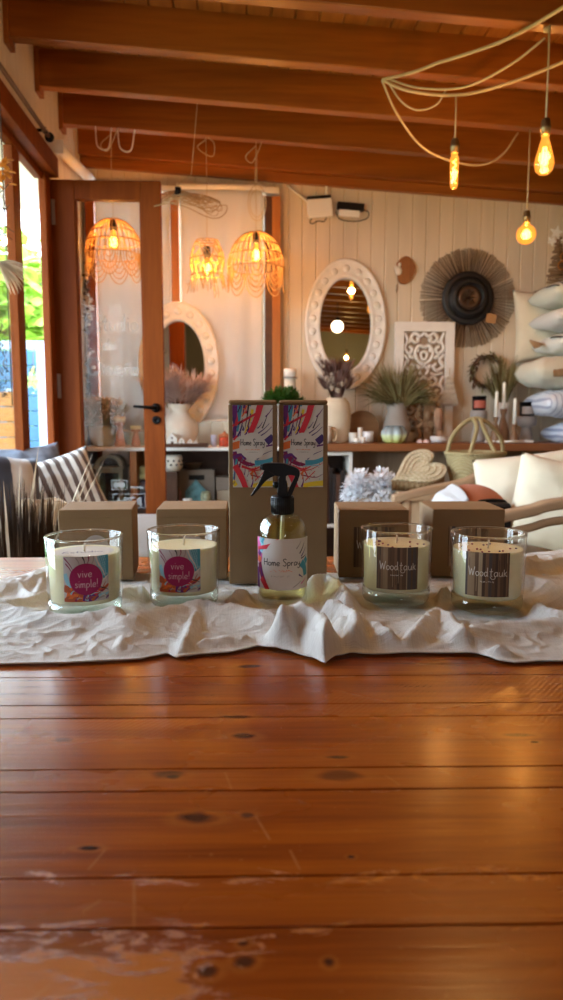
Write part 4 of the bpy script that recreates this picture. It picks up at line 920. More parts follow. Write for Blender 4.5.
# little white houses on a tray
Y=3.832; m=mpp(190,442,Y); o=MB(); a,b=cx(166,Y),cx(208,Y); o.boxp((a,Y-.04,LZ+.0005),(b,Y+.04,LZ+.012)); o.boxp((a,Y-.04,LZ+.012),(b,Y-.034,LZ+.02)); o.boxp((a,Y+.034,LZ+.012),(b,Y+.04,LZ+.02))
tag(o.build('tray',DARKW,bevel=.002),'dark flat tray carrying tiny white houses','tray')
for k,(px,wd,h) in enumerate(((172.5,10,12),(182,6,7.5),(190,5,6),(196,4.5,4.5))):
    w_=wd*m; hh=h*m; mb=MB(); mb.prism([(-w_/2,0),(w_/2,0),(w_/2,hh*.55),(0,hh),(-w_/2,hh*.55)],-.02,.02,0,FRONT); r=thing('house_ornament',['tallest white toy house on the dark tray','second tallest white toy house on the tray','third white toy house on the tray, small','lowest white toy house on the tray'][k],'ornament',(cx(px,Y),Y,LZ+.0125),0,'white toy houses on the tray')
    mb.build('house',WHITEM,r,bevel=.001); mb=MB(); mb.boxp((-w_*.12,-.0208,0),(w_*.12,-.0203,hh*.3)); mb.boxp((-w_*.08,-.0208,hh*.5),(w_*.08,-.0203,hh*.65)); mb.build('door_cutout',DARKW,r)
# red sachet and blue-white cup
Y=3.9; REDP=plain('red_pattern',(.50,.07,.03),.6,var=.5,vs=90); BLUEW=plain('blue_white_glaze',(.45,.5,.66),.3,var=.35,vs=60)
r=thing('cup','blue-patterned white cup beside the red pot on the white counter','cup',(cx(214,Y),Y,LZ+.0005)); R=.019
mb=MB(); mb.lathe([(0,.001),(R*.7,0),(R*.95,.03),(R*1.05,.062),(R*.92,.062),(R*.8,.01),(0,.008)],24); mb.build('bowl',BLUEW,r)
r=thing('lidded_pot','small red patterned pot with terracotta lid on the white counter','pot',(cx(224.5,Y),Y,LZ+.0005)); R=.030
mb=MB(); mb.lathe([(0,.001),(R*.8,0),(R,.02),(R*.95,.05),(0,.05)],24); mb.build('pot',REDP,r); mb=MB(); mb.lathe([(0,.0503),(R,.0503),(R*.9,.064),(R*.25,.07),(R*.2,.08),(0,.082)],24); mb.build('lid',plain('terracotta',(.42,.14,.06),.7),r)
# things on the wooden counter
Y=3.9; m=mpp(325,435,Y); MUG=plain('mug_glaze',(.72,.68,.60),.4)
r=thing('mug','pale mug with wooden-toned handle on the counter edge','mug',(cx(325,Y)+.0,Y-.03,RZ+.0005)); R=5.5*m; H=17*m
mb=MB(); mb.lathe([(0,.001),(R,.0),(R,H),(R*.88,H),(R*.86,.008),(0,.006)],28); mb.build('body',MUG,r)
mb=MB(); mb.tube([(R*.97,0,H*.85),(R*1.7,0,H*.85),(R*2.0,0,H*.7),(R*2.0,0,H*.3),(R*1.7,0,H*.15),(R*.97,0,H*.15)],.006,8); mb.build('handle',PALEW,r)
mb=MB(); mb.lathe([(0,-.0004),(R*1.25,-.0004),(R*1.3,.0),(R*1.25,.0003),(0,.0003)],24); mb.build('coaster',BLACK,r)
Y=4.07; m=mpp(362,425,Y); r=MB(); R=17*m; pts=[(R*math.cos(a),R*.82+R*math.sin(a)) for a in np.linspace(-.28*PI/2,PI+.28*PI/2,40)]; r.prism([(-R*.9,0)]+[(p[0],p[1]) for p in pts[::-1]]+[(R*.9,0)],-.01,.01,0,FRONT,True)
o=r.build('serving_board',wood('board_wood',(.16,.075,.03),(.28,.15,.065),0,9),None,(cx(362,Y),Y,RZ+.0005),(math.radians(-6),0,0),bevel=.002); tag(o,'round brown wooden board leaning on the wall behind white cups','board')
BLUSH=plain('pale_blue_print',(.72,.74,.76),.4,var=.25,vs=90)
for k,(px,w_,h,lab) in enumerate(((353,9,10,'plain whitish cup at the mug end of the cup cluster'),(360,5,15,'slim pale pot rising behind the small cups'),(368,11,11,'wide cup with pale blue print, largest of the cluster'),(356.5,5,5,'tiny white bowl in front of the slim pale pot'),(363,5,6,'tiny white bowl in front of the wide printed cup'))):
    Y=3.94 if k<3 else 3.875; m=mpp(px,435,Y); R=w_*m/2; H=h*m
    mb=MB(); mb.lathe([(0,.001),(R*.75,0),(R*.9,H*.2),(R,H),(R*.86,H),(R*.75,H*.25),(0,H*.2)],24); o=mb.build('cup',BLUSH if k==2 else MUG,None,(cx(px,Y),Y,RZ+.0006)); tag(o,lab,'cup','small cups on the wooden counter')
OMB=NT('ombre_glaze'); cz=OMB.n('ShaderNodeSeparateXYZ',{0:OMB.n('ShaderNodeTexCoord').outputs['Generated']}).outputs[2]
OMB.bsdf(OMB.ramp(cz,[(.1,(.60,.66,.20)),(.42,(.62,.72,.45)),(.58,(.34,.42,.44)),(.95,(.16,.22,.25))]),.25)
Y=3.868; m=mpp(394,435,Y); H=17*m; R=13*m; mb=MB(); N=72; pf=[(.0,.0),(.55,.0),(.8,.12),(1,.42),(.98,.68),(.8,.9),(.66,1.0),(.6,1.0),(.7,.85),(0,.8)]
V=[];F=[]
for k in range(N):
    a=2*PI*k/N; l=1-.16*abs(math.cos(a*3.5))**3
    for q,z in pf: V.append((q*R*l*math.cos(a),q*R*l*math.sin(a),z*H))
P=len(pf)
for k in range(N):
    for j in range(P-1): F.append((k*P+j,((k+1)%N)*P+j,((k+1)%N)*P+j+1,k*P+j+1))
mb.add(V,F); tag(mb.build('fluted_bowl',OMB.m,None,(cx(394,Y),Y,RZ+.0005)),'fluted ceramic bowl shading from yellow-green up to dark grey','bowl')
# dark carved bracket, clay face, pink bar, rolled cloth
Y=4.05; m=mpp(425,420,Y); CARVE=wood('carved_brown',(.15,.075,.035),(.30,.17,.08),2,10,.6)
r=thing('carved_bracket','dark carved wooden bracket with scrolls beside the grass pot','ornament',(cx(427,Y),Y,RZ+.0005)); S=m*.85
mb=MB()
for sx in (-1,1):
    mb.tube(spline([(sx*12*S,0,2*S),(sx*8*S,0,8*S),(sx*11*S,0,16*S),(sx*6*S,0,22*S),(sx*12*S,0,30*S),(sx*9*S,0,40*S),(sx*3*S,0,46*S)],6),[2.6*S]*37,8)
    mb.tube(spline([(sx*4*S,-.01,16*S),(sx*7*S,-.012,20*S),(sx*3*S,-.012,23*S),(sx*1*S,-.01,19*S)],5),1.3*S,6)
    mb.tube(spline([(sx*12*S,-.01,26*S),(sx*15*S,-.012,31*S),(sx*12*S,-.012,35*S),(sx*9*S,-.01,31*S)],5),1.3*S,6)
mb.boxp((-14*S,-.03,0),(14*S,.03,3.5*S)); mb.boxp((-5*S,-.014,3*S),(5*S,.014,44*S)); mb.ball((0,-.016,30*S),(4*S,.012,6*S),12,8); mb.ball((0,-.016,14*S),(3*S,.01,4*S),12,8)
mb.build('carving',CARVE,r)
Y=3.985; m=mpp(438,410,Y); mb=MB(); mb.lathe([(0,0),(.014,.002),(.020,.03),(.027,.07),(.026,.10),(.015,.125),(0,.128)],20,sy=.7); mb.ball((0,-.02,.075),(.006,.008,.016),8,6); mb.ball((-.011,-.016,.09),(.006,.005,.004),8,5); mb.ball((.011,-.016,.09),(.006,.005,.004),8,5); mb.ball((0,-.016,.045),(.010,.006,.004),8,5); mb.boxp((-.012,-.012,-.055),(.012,.012,.003)); mb.boxp((-.028,-.022,-.062),(.028,.022,-.055))
zz=at(438,424,Y).z; o=mb.build('clay_mask',plain('clay',(.36,.20,.12),.8,var=.2),None,(cx(438,Y),Y,RZ+.0625)); tag(o,'brown clay mask on a small stand by the carved white panel','ornament')
SOAP=plain('blush_soap',(.72,.50,.44),.5); 
for k,px in enumerate((420,426)):
    Y=3.885; mb=MB(); mb.prism([(.017*math.cos(a)*(1+.12*math.cos(5*a)),.017*math.sin(a)*(1+.12*math.cos(5*a))) for a in np.linspace(0,2*PI,30)[:-1]],0,.014,0,None,True); mb.ball((0,0,.014),(.008,.008,.006),10,6)
    tag(mb.build('flower_soap',SOAP,None,(cx(px,Y),Y,RZ+.0006),bevel=.002),'blush pink flower-shaped soap beside the rolled white towel','soap','pink flower soaps')
Y=3.9; mb=MB(); 
mb.tube([(-.045,0,.018),(.045,0,.018)],.0175,20); mb.tube([(-.0452,0,.018),(-.0452-.001,0,.018)],.009,14)
r=mb.build('rolled_towel',fabric('towel_white',(.74,.72,.70)),None,(cx(439,Y),Y,RZ+.0006)); tag(r,'rolled white towel lying on the counter behind the wicker basket','towel')
# pedestals with jars, candlesticks, bead string
PED=plain('grey_turned_wood',(.30,.27,.25),.7,var=.12,vs=10)
for k,(px,h,R_,lab,jl,jc) in enumerate(((478,31,8,'taller grey wooden pedestal with a red-label jar on top','black candle jar with red label on the taller pedestal','red'),(526,25,9,'shorter grey wooden pedestal beside the striped cushions','dark jar with grey label on the shorter pedestal','grey'))):
    Y=3.99; m=mpp(px,430,Y); H=h*m; R=R_*m
    mb=MB(); mb.lathe([(0,.001),(R*.92,0),(R*.85,H*.12),(R*.6,H*.5),(R*.62,H*.58),(R*.7,H*.62),(R,H*.66),(R,H*.99),(R*.97,H),(0,H)] if k==0 else [(0,.001),(R*.75,0),(R*.72,H*.1),(R*.5,H*.55),(R*.6,H*.6),(R,H*.66),(R,H*.98),(R*.97,H),(0,H)],32)
    o=mb.build('pedestal',PED,None,(cx(px,Y),Y,RZ+.0005)); tag(o,lab,'pedestal',None)
    q=thing('candle_jar',jl,'candle jar',(cx(px,Y),Y,RZ+.001+H)); R=(6.6 if k==0 else 7)*m; h2=14*m
    mb=MB(); mb.lathe([(0,.0),(R*.95,0),(R,.004),(R,h2*.78),(0,h2*.78)],28); mb.build('jar',BLACK,q)
    mb=MB(); mb.lathe([(0,h2*.785),(R*1.04,h2*.785),(R*1.04,h2*.98),(R,h2),(0,h2)],28); mb.build('lid',BLACKM,q)
    mb=MB(); mb.lathe([(R+.0006,h2*.16),(R+.0006,h2*.68)],24,0,None,-PI*.85,-PI*.15); mb.build('label',plain('coral_label',(.42,.10,.065),.6) if k==0 else INK['grey'],q)
CANW=plain('taper_wax',(.80,.76,.66),.4)
for k,(px,pyb,pyt,hold,R_,lab) in enumerate(((494,440,390,25,6,'brown candlestick with the middle-height white taper'),(504.5,440,381,33,8,'tallest brown candlestick with white taper'),(512.5,440,397,18,6,'lowest brown candlestick with white taper'))):
    Y=3.9; m=mpp(px,430,Y); hs_=hold*m; ht=(pyb-pyt)*m; R=R_*m*.8
    r=thing('candlestick',lab,'candlestick',(cx(px,Y),Y+(-.02 if k!=1 else .03),RZ+.0005),0,'three candlesticks with white tapers')
    mb=MB(); mb.lathe([(0,.001),(R,0),(R*1.0,.006),(R*.95,hs_*.3),(R*.62,hs_*.55),(R*.36,hs_*.74),(R*.34,hs_*.8),(R*.52,hs_*.9),(R*.55,hs_),(R*.3,hs_),(R*.3,hs_*.93),(0,hs_*.93)],28); mb.build('holder',BROWNV,r)
    mb=MB(); mb.lathe([(0,hs_*.935),(.0095,hs_*.935),(.0082,ht-.006),(.004,ht),(0,ht+.001)],16); tp=mb.build('taper',CANW,r); mb=MB(); mb.tube([(0,0,ht),(.001,0,ht+.01)],.0009,6); mb.build('wick',WICK,tp)
Y=3.845; r=thing('bead_garland','string of whitish wooden beads along the counter edge','garland',(cx(510,Y),Y,RZ))
a,b=cx(486,Y)-cx(510,Y),cx(533,Y)-cx(510,Y); n=30; BEAD=plain('white_bead',(.72,.68,.6),.5); PP=[]
for i in range(n):
    t=i/(n-1); PP.append(Vector((a+(b-a)*t,.018*math.sin(t*9),.0085)))
mb=MB(); mb.tube(PP,.0012,5); mb.build('string',CORDM,r)
for p in PP: mb=MB(); mb.ball(p,.0072,10,7); mb.build('bead',BEAD,r)

# ------------------------------------------------------------------ on the back wall
def oval_mirror(px,py,lab,Y=4.18,yb=None):
    yb=YB-.004 if yb is None else yb; m=mpp(px,py,Y); p=at(px,py,Y); r=thing('oval_mirror',lab,'mirror',(p.x,yb,p.z),0,'oval white studded mirrors')
    ax,az,bx,bz=40.5*m,64*m,25.5*m,45*m; mb=MB(); N=96
    prof=[(0,-.0),(0,-.026),(.10,-.034),(.2,-.028),(.5,-.024),(.82,-.028),(.92,-.034),(1,-.026),(1,-.004)]   # (0 inner .. 1 outer, depth)
    V=[];F=[]
    for k in range(N):
        a=2*PI*k/N
        for q,y in prof: V.append(((bx+(ax-bx)*q)*math.cos(a),y,(bz+(az-bz)*q)*math.sin(a)))
    P=len(prof)
    for k in range(N):
        for j in range(P): F.append((k*P+j,((k+1)%N)*P+j,((k+1)%N)*P+(j+1)%P,k*P+(j+1)%P))
    mb.add(V,F)
    # studs spaced evenly round the frame
    mx_,mz=(ax+bx)/2,(az+bz)/2; pts=[(mx_*math.cos(a),mz*math.sin(a)) for a in np.linspace(0,2*PI,721)]; cum=[0]
    for u,v in zip(pts[:-1],pts[1:]): cum.append(cum[-1]+math.hypot(v[0]-u[0],v[1]-u[1]))
    for k in range(22):
        s=cum[-1]*(k+.5)/22; i=min(range(721),key=lambda j:abs(cum[j]-s)); x,z=pts[i]
        mb.lathe([(0,.034),(.012,.036),(.018,.031),(.0215,.023),(.024,.0255),(.027,.027),(.0295,.022)],20,0,tm((x,0,z))@FRONT)
    mb.build('frame',plain('carved_white_frame_%d'%px,(.80,.76,.70),.6,var=.10,vs=25,bs=.25,bscale=60),r)
    mb=MB(); mb.prism([((bx+.004)*math.cos(a),(bz+.004)*math.sin(a)) for a in np.linspace(0,2*PI,97)[:-1]],.004,.012,0,FRONT,True); mb.build('mirror_glass',plain('mirror_silver',(.86,.87,.85),.01,1),r)
oval_mirror(345.5,325,'oval white studded mirror above the vase of purple flowers'); oval_mirror(179,367,'oval white studded mirror partly hidden by the open door',4.1,4.118)
# sunburst of sticks with a black hat-like centre
p=at(468.5,298,4.17); m=mpp(468,298,4.17); r=thing('sunburst_decoration','round dark hat-like disc with a sunburst of thin brown sticks','wall decoration',(p.x,YB-.004,p.z))
mb=MB(); rr=random.Random(9)
for k in range(170):
    a=2*PI*k/170+rr.uniform(-.006,.006); 
    if rr.random()<.05: continue
    L=m*48.5*rr.uniform(.96,1.01); q=m*19; y=-.008-rr.random()*.012
    mb.tube([(q*math.cos(a),y,q*math.sin(a)),(L*math.cos(a),y*.6-.004,L*math.sin(a))],[.0026,.0022],4)
mb.build('sticks',plain('burst_stick',(.085,.05,.03),.7,var=.4,vs=15),r)
mb=MB(); mb.lathe([(0,.012),(m*24,.012),(m*26,.016),(m*25.5,.022),(m*22,.024),(m*19,.026),(m*17.5,.05),(m*15.5,.062),(m*13,.052),(m*12,.040)],56,0,FRONT); mb.build('brim',plain('black_straw',(.012,.011,.012),.55,bs=.3,bscale=120),r)
mb=MB(); mb.lathe([(m*12.2,.039),(m*11,.046),(m*9,.05),(m*7,.046),(m*4,.042),(0,.040)],40,0,FRONT)
for k in range(7): a=k*2*PI/7; mb.blade((0,-.043,0),(math.cos(a),-.1,math.sin(a)),m*8.5,m*4,0,3)
mb.build('medallion',plain('bronze_medallion',(.06,.035,.022),.4,.4),r)
for q in (14,20.5): mb=MB(); N=60; mb.tube([(m*q*math.cos(a),-.060 if q<15 else -.030,m*q*math.sin(a)) for a in np.linspace(0,2*PI,N+1)[:-1]],.0035,6,0,True); mb.build('ring',BLACK,r)
mb=MB(); X=tm((m*22.5,-.040,-m*20))@rotm(0,.15,0); mb.box((0,0,0),(m*10,.003,m*9),0,X); mb.build('tag',plain('kraft_tag',(.40,.20,.08),.8),r)
# wood slice, macrame, carved panel, wreath
p=at(405.5,270,4.18); m=mpp(405,270,4.18); r=thing('wood_slice','small brown wood slice plaque between the mirror and the sunburst','plaque',(p.x,YB-.002,p.z))
mb=MB(); pts=[(m*9.5*(1+.08*math.sin(3*a+1)+.05*math.sin(5*a))*math.cos(a),m*13.5*(1+.06*math.sin(2*a))*math.sin(a)) for a in np.linspace(0,2*PI,40)[:-1]]; mb.prism(pts,.0,.018,0,FRONT,True); mb.build('slice',wood('bark_slice',(.16,.05,.015),(.36,.14,.04),2,14,.5),r,bevel=.003)
mb=MB(); mb.ball((-m*7,-.022,-m*1),(m*3.5,.010,m*4.5),12,8); mb.ball((-m*9.5,-.02,m*2),(m*2,.008,m*2.5),10,7); mb.ball((-m*6,-.022,m*5),(m*1.6,.008,m*2),10,7); mb.build('shell',CERW,r)
mb=MB(); mb.tube([(-m*8,-.004,-m*14),(-m*8,-.004,-m*21)],.002,6); mb.build('cord',TWIG,r)
p=at(422.5,445,4.15); m=mpp(422,390,4.15); zt=at(422,322,4.15).z-RZ
r=thing('scrollwork_plaque','carved white scrollwork panel in a wide white frame against the wall','panel',(p.x,4.155,RZ+.001)); w_=59*m; fr=8.5*m
mb=MB()
for lo,hi in (((-w_/2,-.012,0),(-w_/2+fr,.018,zt)),((w_/2-fr,-.012,0),(w_/2,.018,zt)),((-w_/2+fr,-.012,zt-fr*1.1),(w_/2-fr,.018,zt)),((-w_/2+fr,-.012,0),(w_/2-fr,.018,fr))): mb.boxp(lo,hi)
mb.build('frame',WHITE,r,bevel=.002)
mb=MB(); mb.boxp((-w_/2+fr,.012,fr),(w_/2-fr,.016,zt-fr)); mb.build('backing',plain('taupe_backing',(.34,.24,.16),.8),r)
mb=MB(); iw=w_/2-fr; 
def scroll(P,r0,k=7):
    for sx in (-1,1): mb.tube([Vector((sx*q.x*iw,.004,zc_+q.y*iw)) for q in spline([(a,b) for a,b in P],k)],r0*iw,6)
for zc_ in (zt-fr*1.1-iw,zt-fr*1.1-3*iw,zt-fr*1.1-5*iw):
    scroll([(0,.95),(.2,.8),(.45,.92),(.62,.72),(.45,.52),(.25,.62),(.36,.74)],.085); scroll([(0,-.5),(.3,-.3),(.42,.05),(.25,.35),(0,.3)],.09); scroll([(0,.1),(.14,0),(.1,-.22),(0,-.3)],.08)
    scroll([(.95,.95),(.8,.6),(.92,.25),(.7,.0),(.55,.2),(.72,.34)],.08); scroll([(.95,-.05),(.75,-.3),(.9,-.6),(.62,-.78),(.45,-.6),(.6,-.48)],.08); scroll([(0,-.55),(.2,-.75),(.12,-.98)],.08); scroll([(.3,-.9),(.55,-.98),(.9,-.9)],.07)
    for sx in (-1,1):
        for x,z,ln,ro in ((.7,.55,.3,.6),(.6,-.15,.28,-.5),(.82,-.4,.25,.8),(.3,.15,.2,1.2),(.25,-.6,.24,-.9)): mb.ball((0,0,0),(ln*iw*.6,.007,.10*iw),10,6,0,tm((sx*x*iw,.004,zc_+z*iw),0,sx*ro,0))
mb.build('scrollwork',WHITE,r)
p=at(449.5,407,4.10); m=mpp(450,390,4.10); r=thing('hanging_macrame','small cream macrame hanging on the edge of the carved panel','wall hanging',(p.x,4.12,p.z))
mb=MB(); rr=random.Random(3)
for lev in range(5):
    z1=m*(28-lev*5); wd=m*(3.2+lev*1.5)
    for k in range(16): x=wd*(k/15*2-1)*.92; mb.tube([(x*.9,-.003,z1),(x,-.010-rr.random()*.006,z1-m*4),(x*1.05,-.006,z1-m*7)],[.003,.0034,.0015],5)
    mb.tube([(wd*(k/12*2-1)*.95,-.012+.004*(k%2),z1-m*.6) for k in range(13)],.0035,6)
mb.tube([(0,0,m*38),(0,-.004,m*27)],.003,6); mb.lathe([(0,m*26),(m*2.4,m*27),(m*2.4,m*30),(0,m*31)],12)
mb.build('knots',fabric('macrame_cotton',(.66,.58,.46)),r)
p=at(486,372,4.17); m=mpp(486,372,4.17); r=thing('hanging_wreath','dried twig wreath with brown leaves on the wall above the jars','wreath',(p.x,4.165,p.z)); rr=random.Random(12)
mb=MB()
for k in range(7): ph=rr.random()*6; mb.tube([(m*(14.5+math.sin(a*5+ph)*1.6)*math.cos(a),-.01+.008*math.sin(a*4+ph),m*(14.5+math.sin(a*5+ph)*1.6)*math.sin(a)) for a in np.linspace(0,2*PI,41)[:-1]],.003,5,0,True)
mb.build('twig_ring',TWIG,r); mb=MB()
for k in range(230):
    a=rr.uniform(0,2*PI); q=m*14.5+rr.gauss(0,m*1.4); d=Vector((-math.sin(a)+rr.gauss(0,.7)+math.cos(a)*.5,-.5+rr.gauss(0,.4),math.cos(a)+rr.gauss(0,.7)+math.sin(a)*.4)); mb.blade((q*math.cos(a),-.012,q*math.sin(a)),d,.034,.014,.3,3,rr.choice((0,0,1)))
mb.build('leaves',[STRAW,OLIVE],r)
# tall vase of olive grass standing by the candlesticks
Y=4.06; r=thing('vase','white vase of upright olive grass behind the candlesticks','vase',(cx(502,Y),Y,RZ+.0005)); m=mpp(506,420,Y); H=38*m
mb=MB(); mb.lathe([(0,.001),(.03,0),(.036,H*.4),(.03,H*.85),(.033,H),(.027,H),(.024,H*.9),(0,H*.88)],28); mb.build('vessel',WHITE,r)
mb=MB(); spray(mb,220,(0,0,H*.9),.015,1,.36,.25,.006,.25,41,0,4,.35,.2); spray(mb,120,(-.02,0,H*1.1),.04,1,.65,.15,.007,.6,42,0,4,.35,.2); mb.build('grass',OLIVE,r)
# router, adapter, cable
p=at(320,208,4.17); m=mpp(320,208,4.17); r=thing('router','white wireless router with two antennas high on the wall','router',(p.x,YB-.003,p.z),rot=(0,math.radians(-5),0))
mb=MB(); mb.boxp((-m*12.5,-.035,-m*9),(m*12.5,0,m*9)); mb.build('housing',WHITEM,r,bevel=.006)
mb=MB(); mb.boxp((-m*12,-.028,m*9.0),(m*12,-.004,m*12)); mb.build('top_vent',BLACK,r,bevel=.002)
for a,b,c_,d_ in ((-m*12,m*8,-m*31,m*25),(m*7.5,m*10,m*10,m*37)): mb=MB(); mb.tube([(a,-.012,b),(c_,-.012,d_)],[.0075,.006],8); mb.build('antenna',WHITEM,r)
mb=MB(); mb.tube(spline([(-m*9,-.01,-m*9),(-m*11,-.02,-m*13),(-m*8,-.02,-m*14),(-m*3,-.02,-m*12),(m*3,-.02,-m*13),(m*6,-.01,-m*9)],5),.003,6); mb.build('wire_loop',BLACK,r)
p=at(351,210,4.17); r=thing('wall_mounted_adapter','black and white power adapter beside the router with looped cable','adapter',(p.x,YB-.003,p.z),rot=(0,math.radians(4),0))
mb=MB(); mb.boxp((-m*14,-.035,0),(m*13,0,m*7)); mb.build('black_block',BLACK,r,bevel=.003); mb=MB(); mb.boxp((-m*12,-.03,-m*6.5),(m*9,0,-.0005)); mb.build('white_block',WHITEM,r,bevel=.003)
mb=MB(); mb.tube(spline([(m*13,-.015,m*2),(m*18,-.015,0),(m*17,-.015,-m*6),(m*5,-.015,-m*10),(-m*10,-.015,-m*9),(-m*15,-.015,-m*2)],6),.0028,6); mb.build('cable',BLACK,r)
# left wall: roller blind tube, curtain rod
r=thing('blind_roller','white roller blind tube along the side wall above the doorway','blind',(XL+.058,3.43,2.172)); mb=MB(); mb.tube([(0,0,.0),(0,.73,.085)],.026,20); mb.build('tube',WHITEM,r); mb=MB(); mb.boxp((-.0575,-.008,-.03),(.028,-.0005,.03)); mb.build('end_bracket',WHITE,r,bevel=.002)
r=thing('curtain_rod','thin dark curtain rod with ball end above the door opening','curtain rod',(XL+.08,0,2.132)); mb=MB(); mb.tube([(0,.4,0),(0,3.19,0)],.0085,12); mb.build('rod',DARKW,r); mb=MB(); mb.ball((0,3.205,0),.020,14,10); mb.build('finial',BLACKM,r)
for y in (3.13,1.2): mb=MB(); mb.tube([(-.079,y,.0),(-.012,y,0)],.007,8); mb.lathe([(.012,-.006),(.012,.006)],14,0,tm((-.0,y,0))@Matrix.Rotation(PI/2,4,'X')); mb.lathe([(0,0),(.018,0),(.018,.005),(0,.005)],14,0,tm((-.0795,y,0))@Matrix.Rotation(PI/2,4,'Y')); mb.build('bracket',BLACKM,r)
# decorations strung along the post at the left of the opening
X0_,Y0_=at(8,300,2.55).x,2.55
r=thing('hanging_garland','hanging garland of dried palm, orange leaves and twigs in the doorway','garland',(X0_,Y0_,0)); zz=lambda py: at(8,py,Y0_).z
mb=MB(); mb.tube([(0,0,2.04),(0,0,zz(405))],.0025,6); mb.build('string',TWIG,r)
m=mpp(8,250,Y0_); mb=MB(); rr=random.Random(6)
for k in range(22): t=k/21; a=-.9+t*1.5; d=Vector((math.cos(a*1.0),-.2+rr.gauss(0,.15),math.sin(a)-.55)); mb.blade((-m*8,0,zz(262)),d,m*rr.uniform(30,40),m*5.5,.6,6)
mb.build('palm_leaf',TANL,r); mb=MB()
for k in range(16): a=rr.uniform(-2,2); mb.blade((m*rr.uniform(-9,6),rr.gauss(0,.01),zz(rr.uniform(156,188))),Vector((math.cos(a)+.4,-.3,math.sin(a)*.5)),m*10,m*6.5,.2,3)
mb.build('orange_leaves',RUSTL,r); mb=MB()
for k in range(26): a=rr.uniform(0,2*PI); q0=Vector((m*rr.uniform(-8,-1),0,zz(rr.uniform(185,245)))); mb.tube([q0,q0+Vector((m*rr.uniform(-3,9),rr.gauss(0,.03),m*rr.uniform(-16,16)))],[.0022,.001],4)
mb.build('bare_twigs',TWIG,r); mb=MB()
for k in range(160): a=rr.uniform(0,2*PI); mb.blade((m*rr.gauss(-8,3.0),rr.gauss(0,.012),zz(rr.uniform(322,402))),(math.cos(a),rr.gauss(0,.4),math.sin(a)),m*5,m*1.6,.2,2)
mb.build('dark_heather',TWIG,r)
# garland on the wall seen through the door glass
p=at(84,330,4.0); r=thing('flower_garland','garland of shells and dried flowers hanging behind the door glass','garland',(p.x,4.11,0)); m=mpp(84,330,4.0); rr=random.Random(16); z0,z1=at(84,258,4).z,at(84,420,4).z
mb=MB(); mb.tube([(0,0,2.10),(0,0,z1)],.003,6); mb.build('string',TWIG,r); mb=MB()
for k in range(60): z=z0+(z1-z0)*k/59; mb.ball((rr.gauss(0,m*2),rr.gauss(0,.01),z),(m*rr.uniform(1,2.6),.012,m*rr.uniform(1,2.2)),8,6,rr.choice((0,0,1)))
mb.build('shells',[TWIG,CERW],r); mb=MB(); flowers(mb,9,(m*2,-.01,at(84,305,4).z),(m*4,.02,m*14),.022,17); mb.build('blossoms',CREAMF,r)
# ------------------------------------------------------------------ hanging lamps
def bulb_parts(r,z,kind,socket=True,power=6,glass=AMBER,rad=.03,fil=True):
    """socket + glass bulb + glowing filament, hanging down from height z (local)"""
    if socket:
        mb=MB(); mb.lathe([(0,z),(.012,z),(.015,z-.006),(.0155,z-.02),(.0175,z-.024),(.0175,z-.032),(.0155,z-.036),(.0155,z-.052),(0,z-.052)],20); mb.build('socket',BRASS if kind!='shade' else BLACK,r)
        z-=.052
    shp={'pear':[(.012,0),(.0125,-.012),(.018,-.03),(.030,-.075),(.032,-.092),(.028,-.112),(.016,-.124),(0,-.127)],
         'tube':[(.012,0),(.013,-.01),(.0165,-.02),(.0155,-.075),(.0145,-.118),(.010,-.128),(0,-.131)],
         'globe':[(.012,0),(.0135,-.012)]+[(.043*math.sin(t),-.050-.043*math.cos(t)) for t in np.linspace(PI-.36,.0,14)],
         'shade':[(.012,0),(.014,-.015),(.026,-.045),(.029,-.062),(.022,-.082),(0,-.09)]}[kind]
    mb=MB(); mb.lathe([(a,z+b) for a,b in shp],28); mb.build('bulb_glass',glass,r)
    L=-shp[-1][1]; mb=MB()
    if kind=='tube':
        mb.tube([(.006*math.cos(t),.006*math.sin(t),z-.022-.088*t/(8*PI)) for t in np.linspace(0,8*PI,60)],.0016,6)
    else:
        q=.010 if kind!='globe' else .013
        for k in range(4): a=k*PI/2; a2=a+.5; mb.tube([(q*.5*math.cos(a),q*.5*math.sin(a),z-L*.30),(q*math.cos(a2),q*math.sin(a2),z-L*.52),(q*.8*math.cos(a2+.4),q*.8*math.sin(a2+.4),z-L*.74)],.0017,6)
    mb.build('filament',FILA,r)
    l=bpy.data.lights.new('bulb_light','POINT'); l.energy=power; l.color=WARM; l.shadow_soft_size=.022; o=bpy.data.objects.new('bulb_light',l); COL.objects.link(o); o.parent=r; o.location=(0,0,z-L*.5)
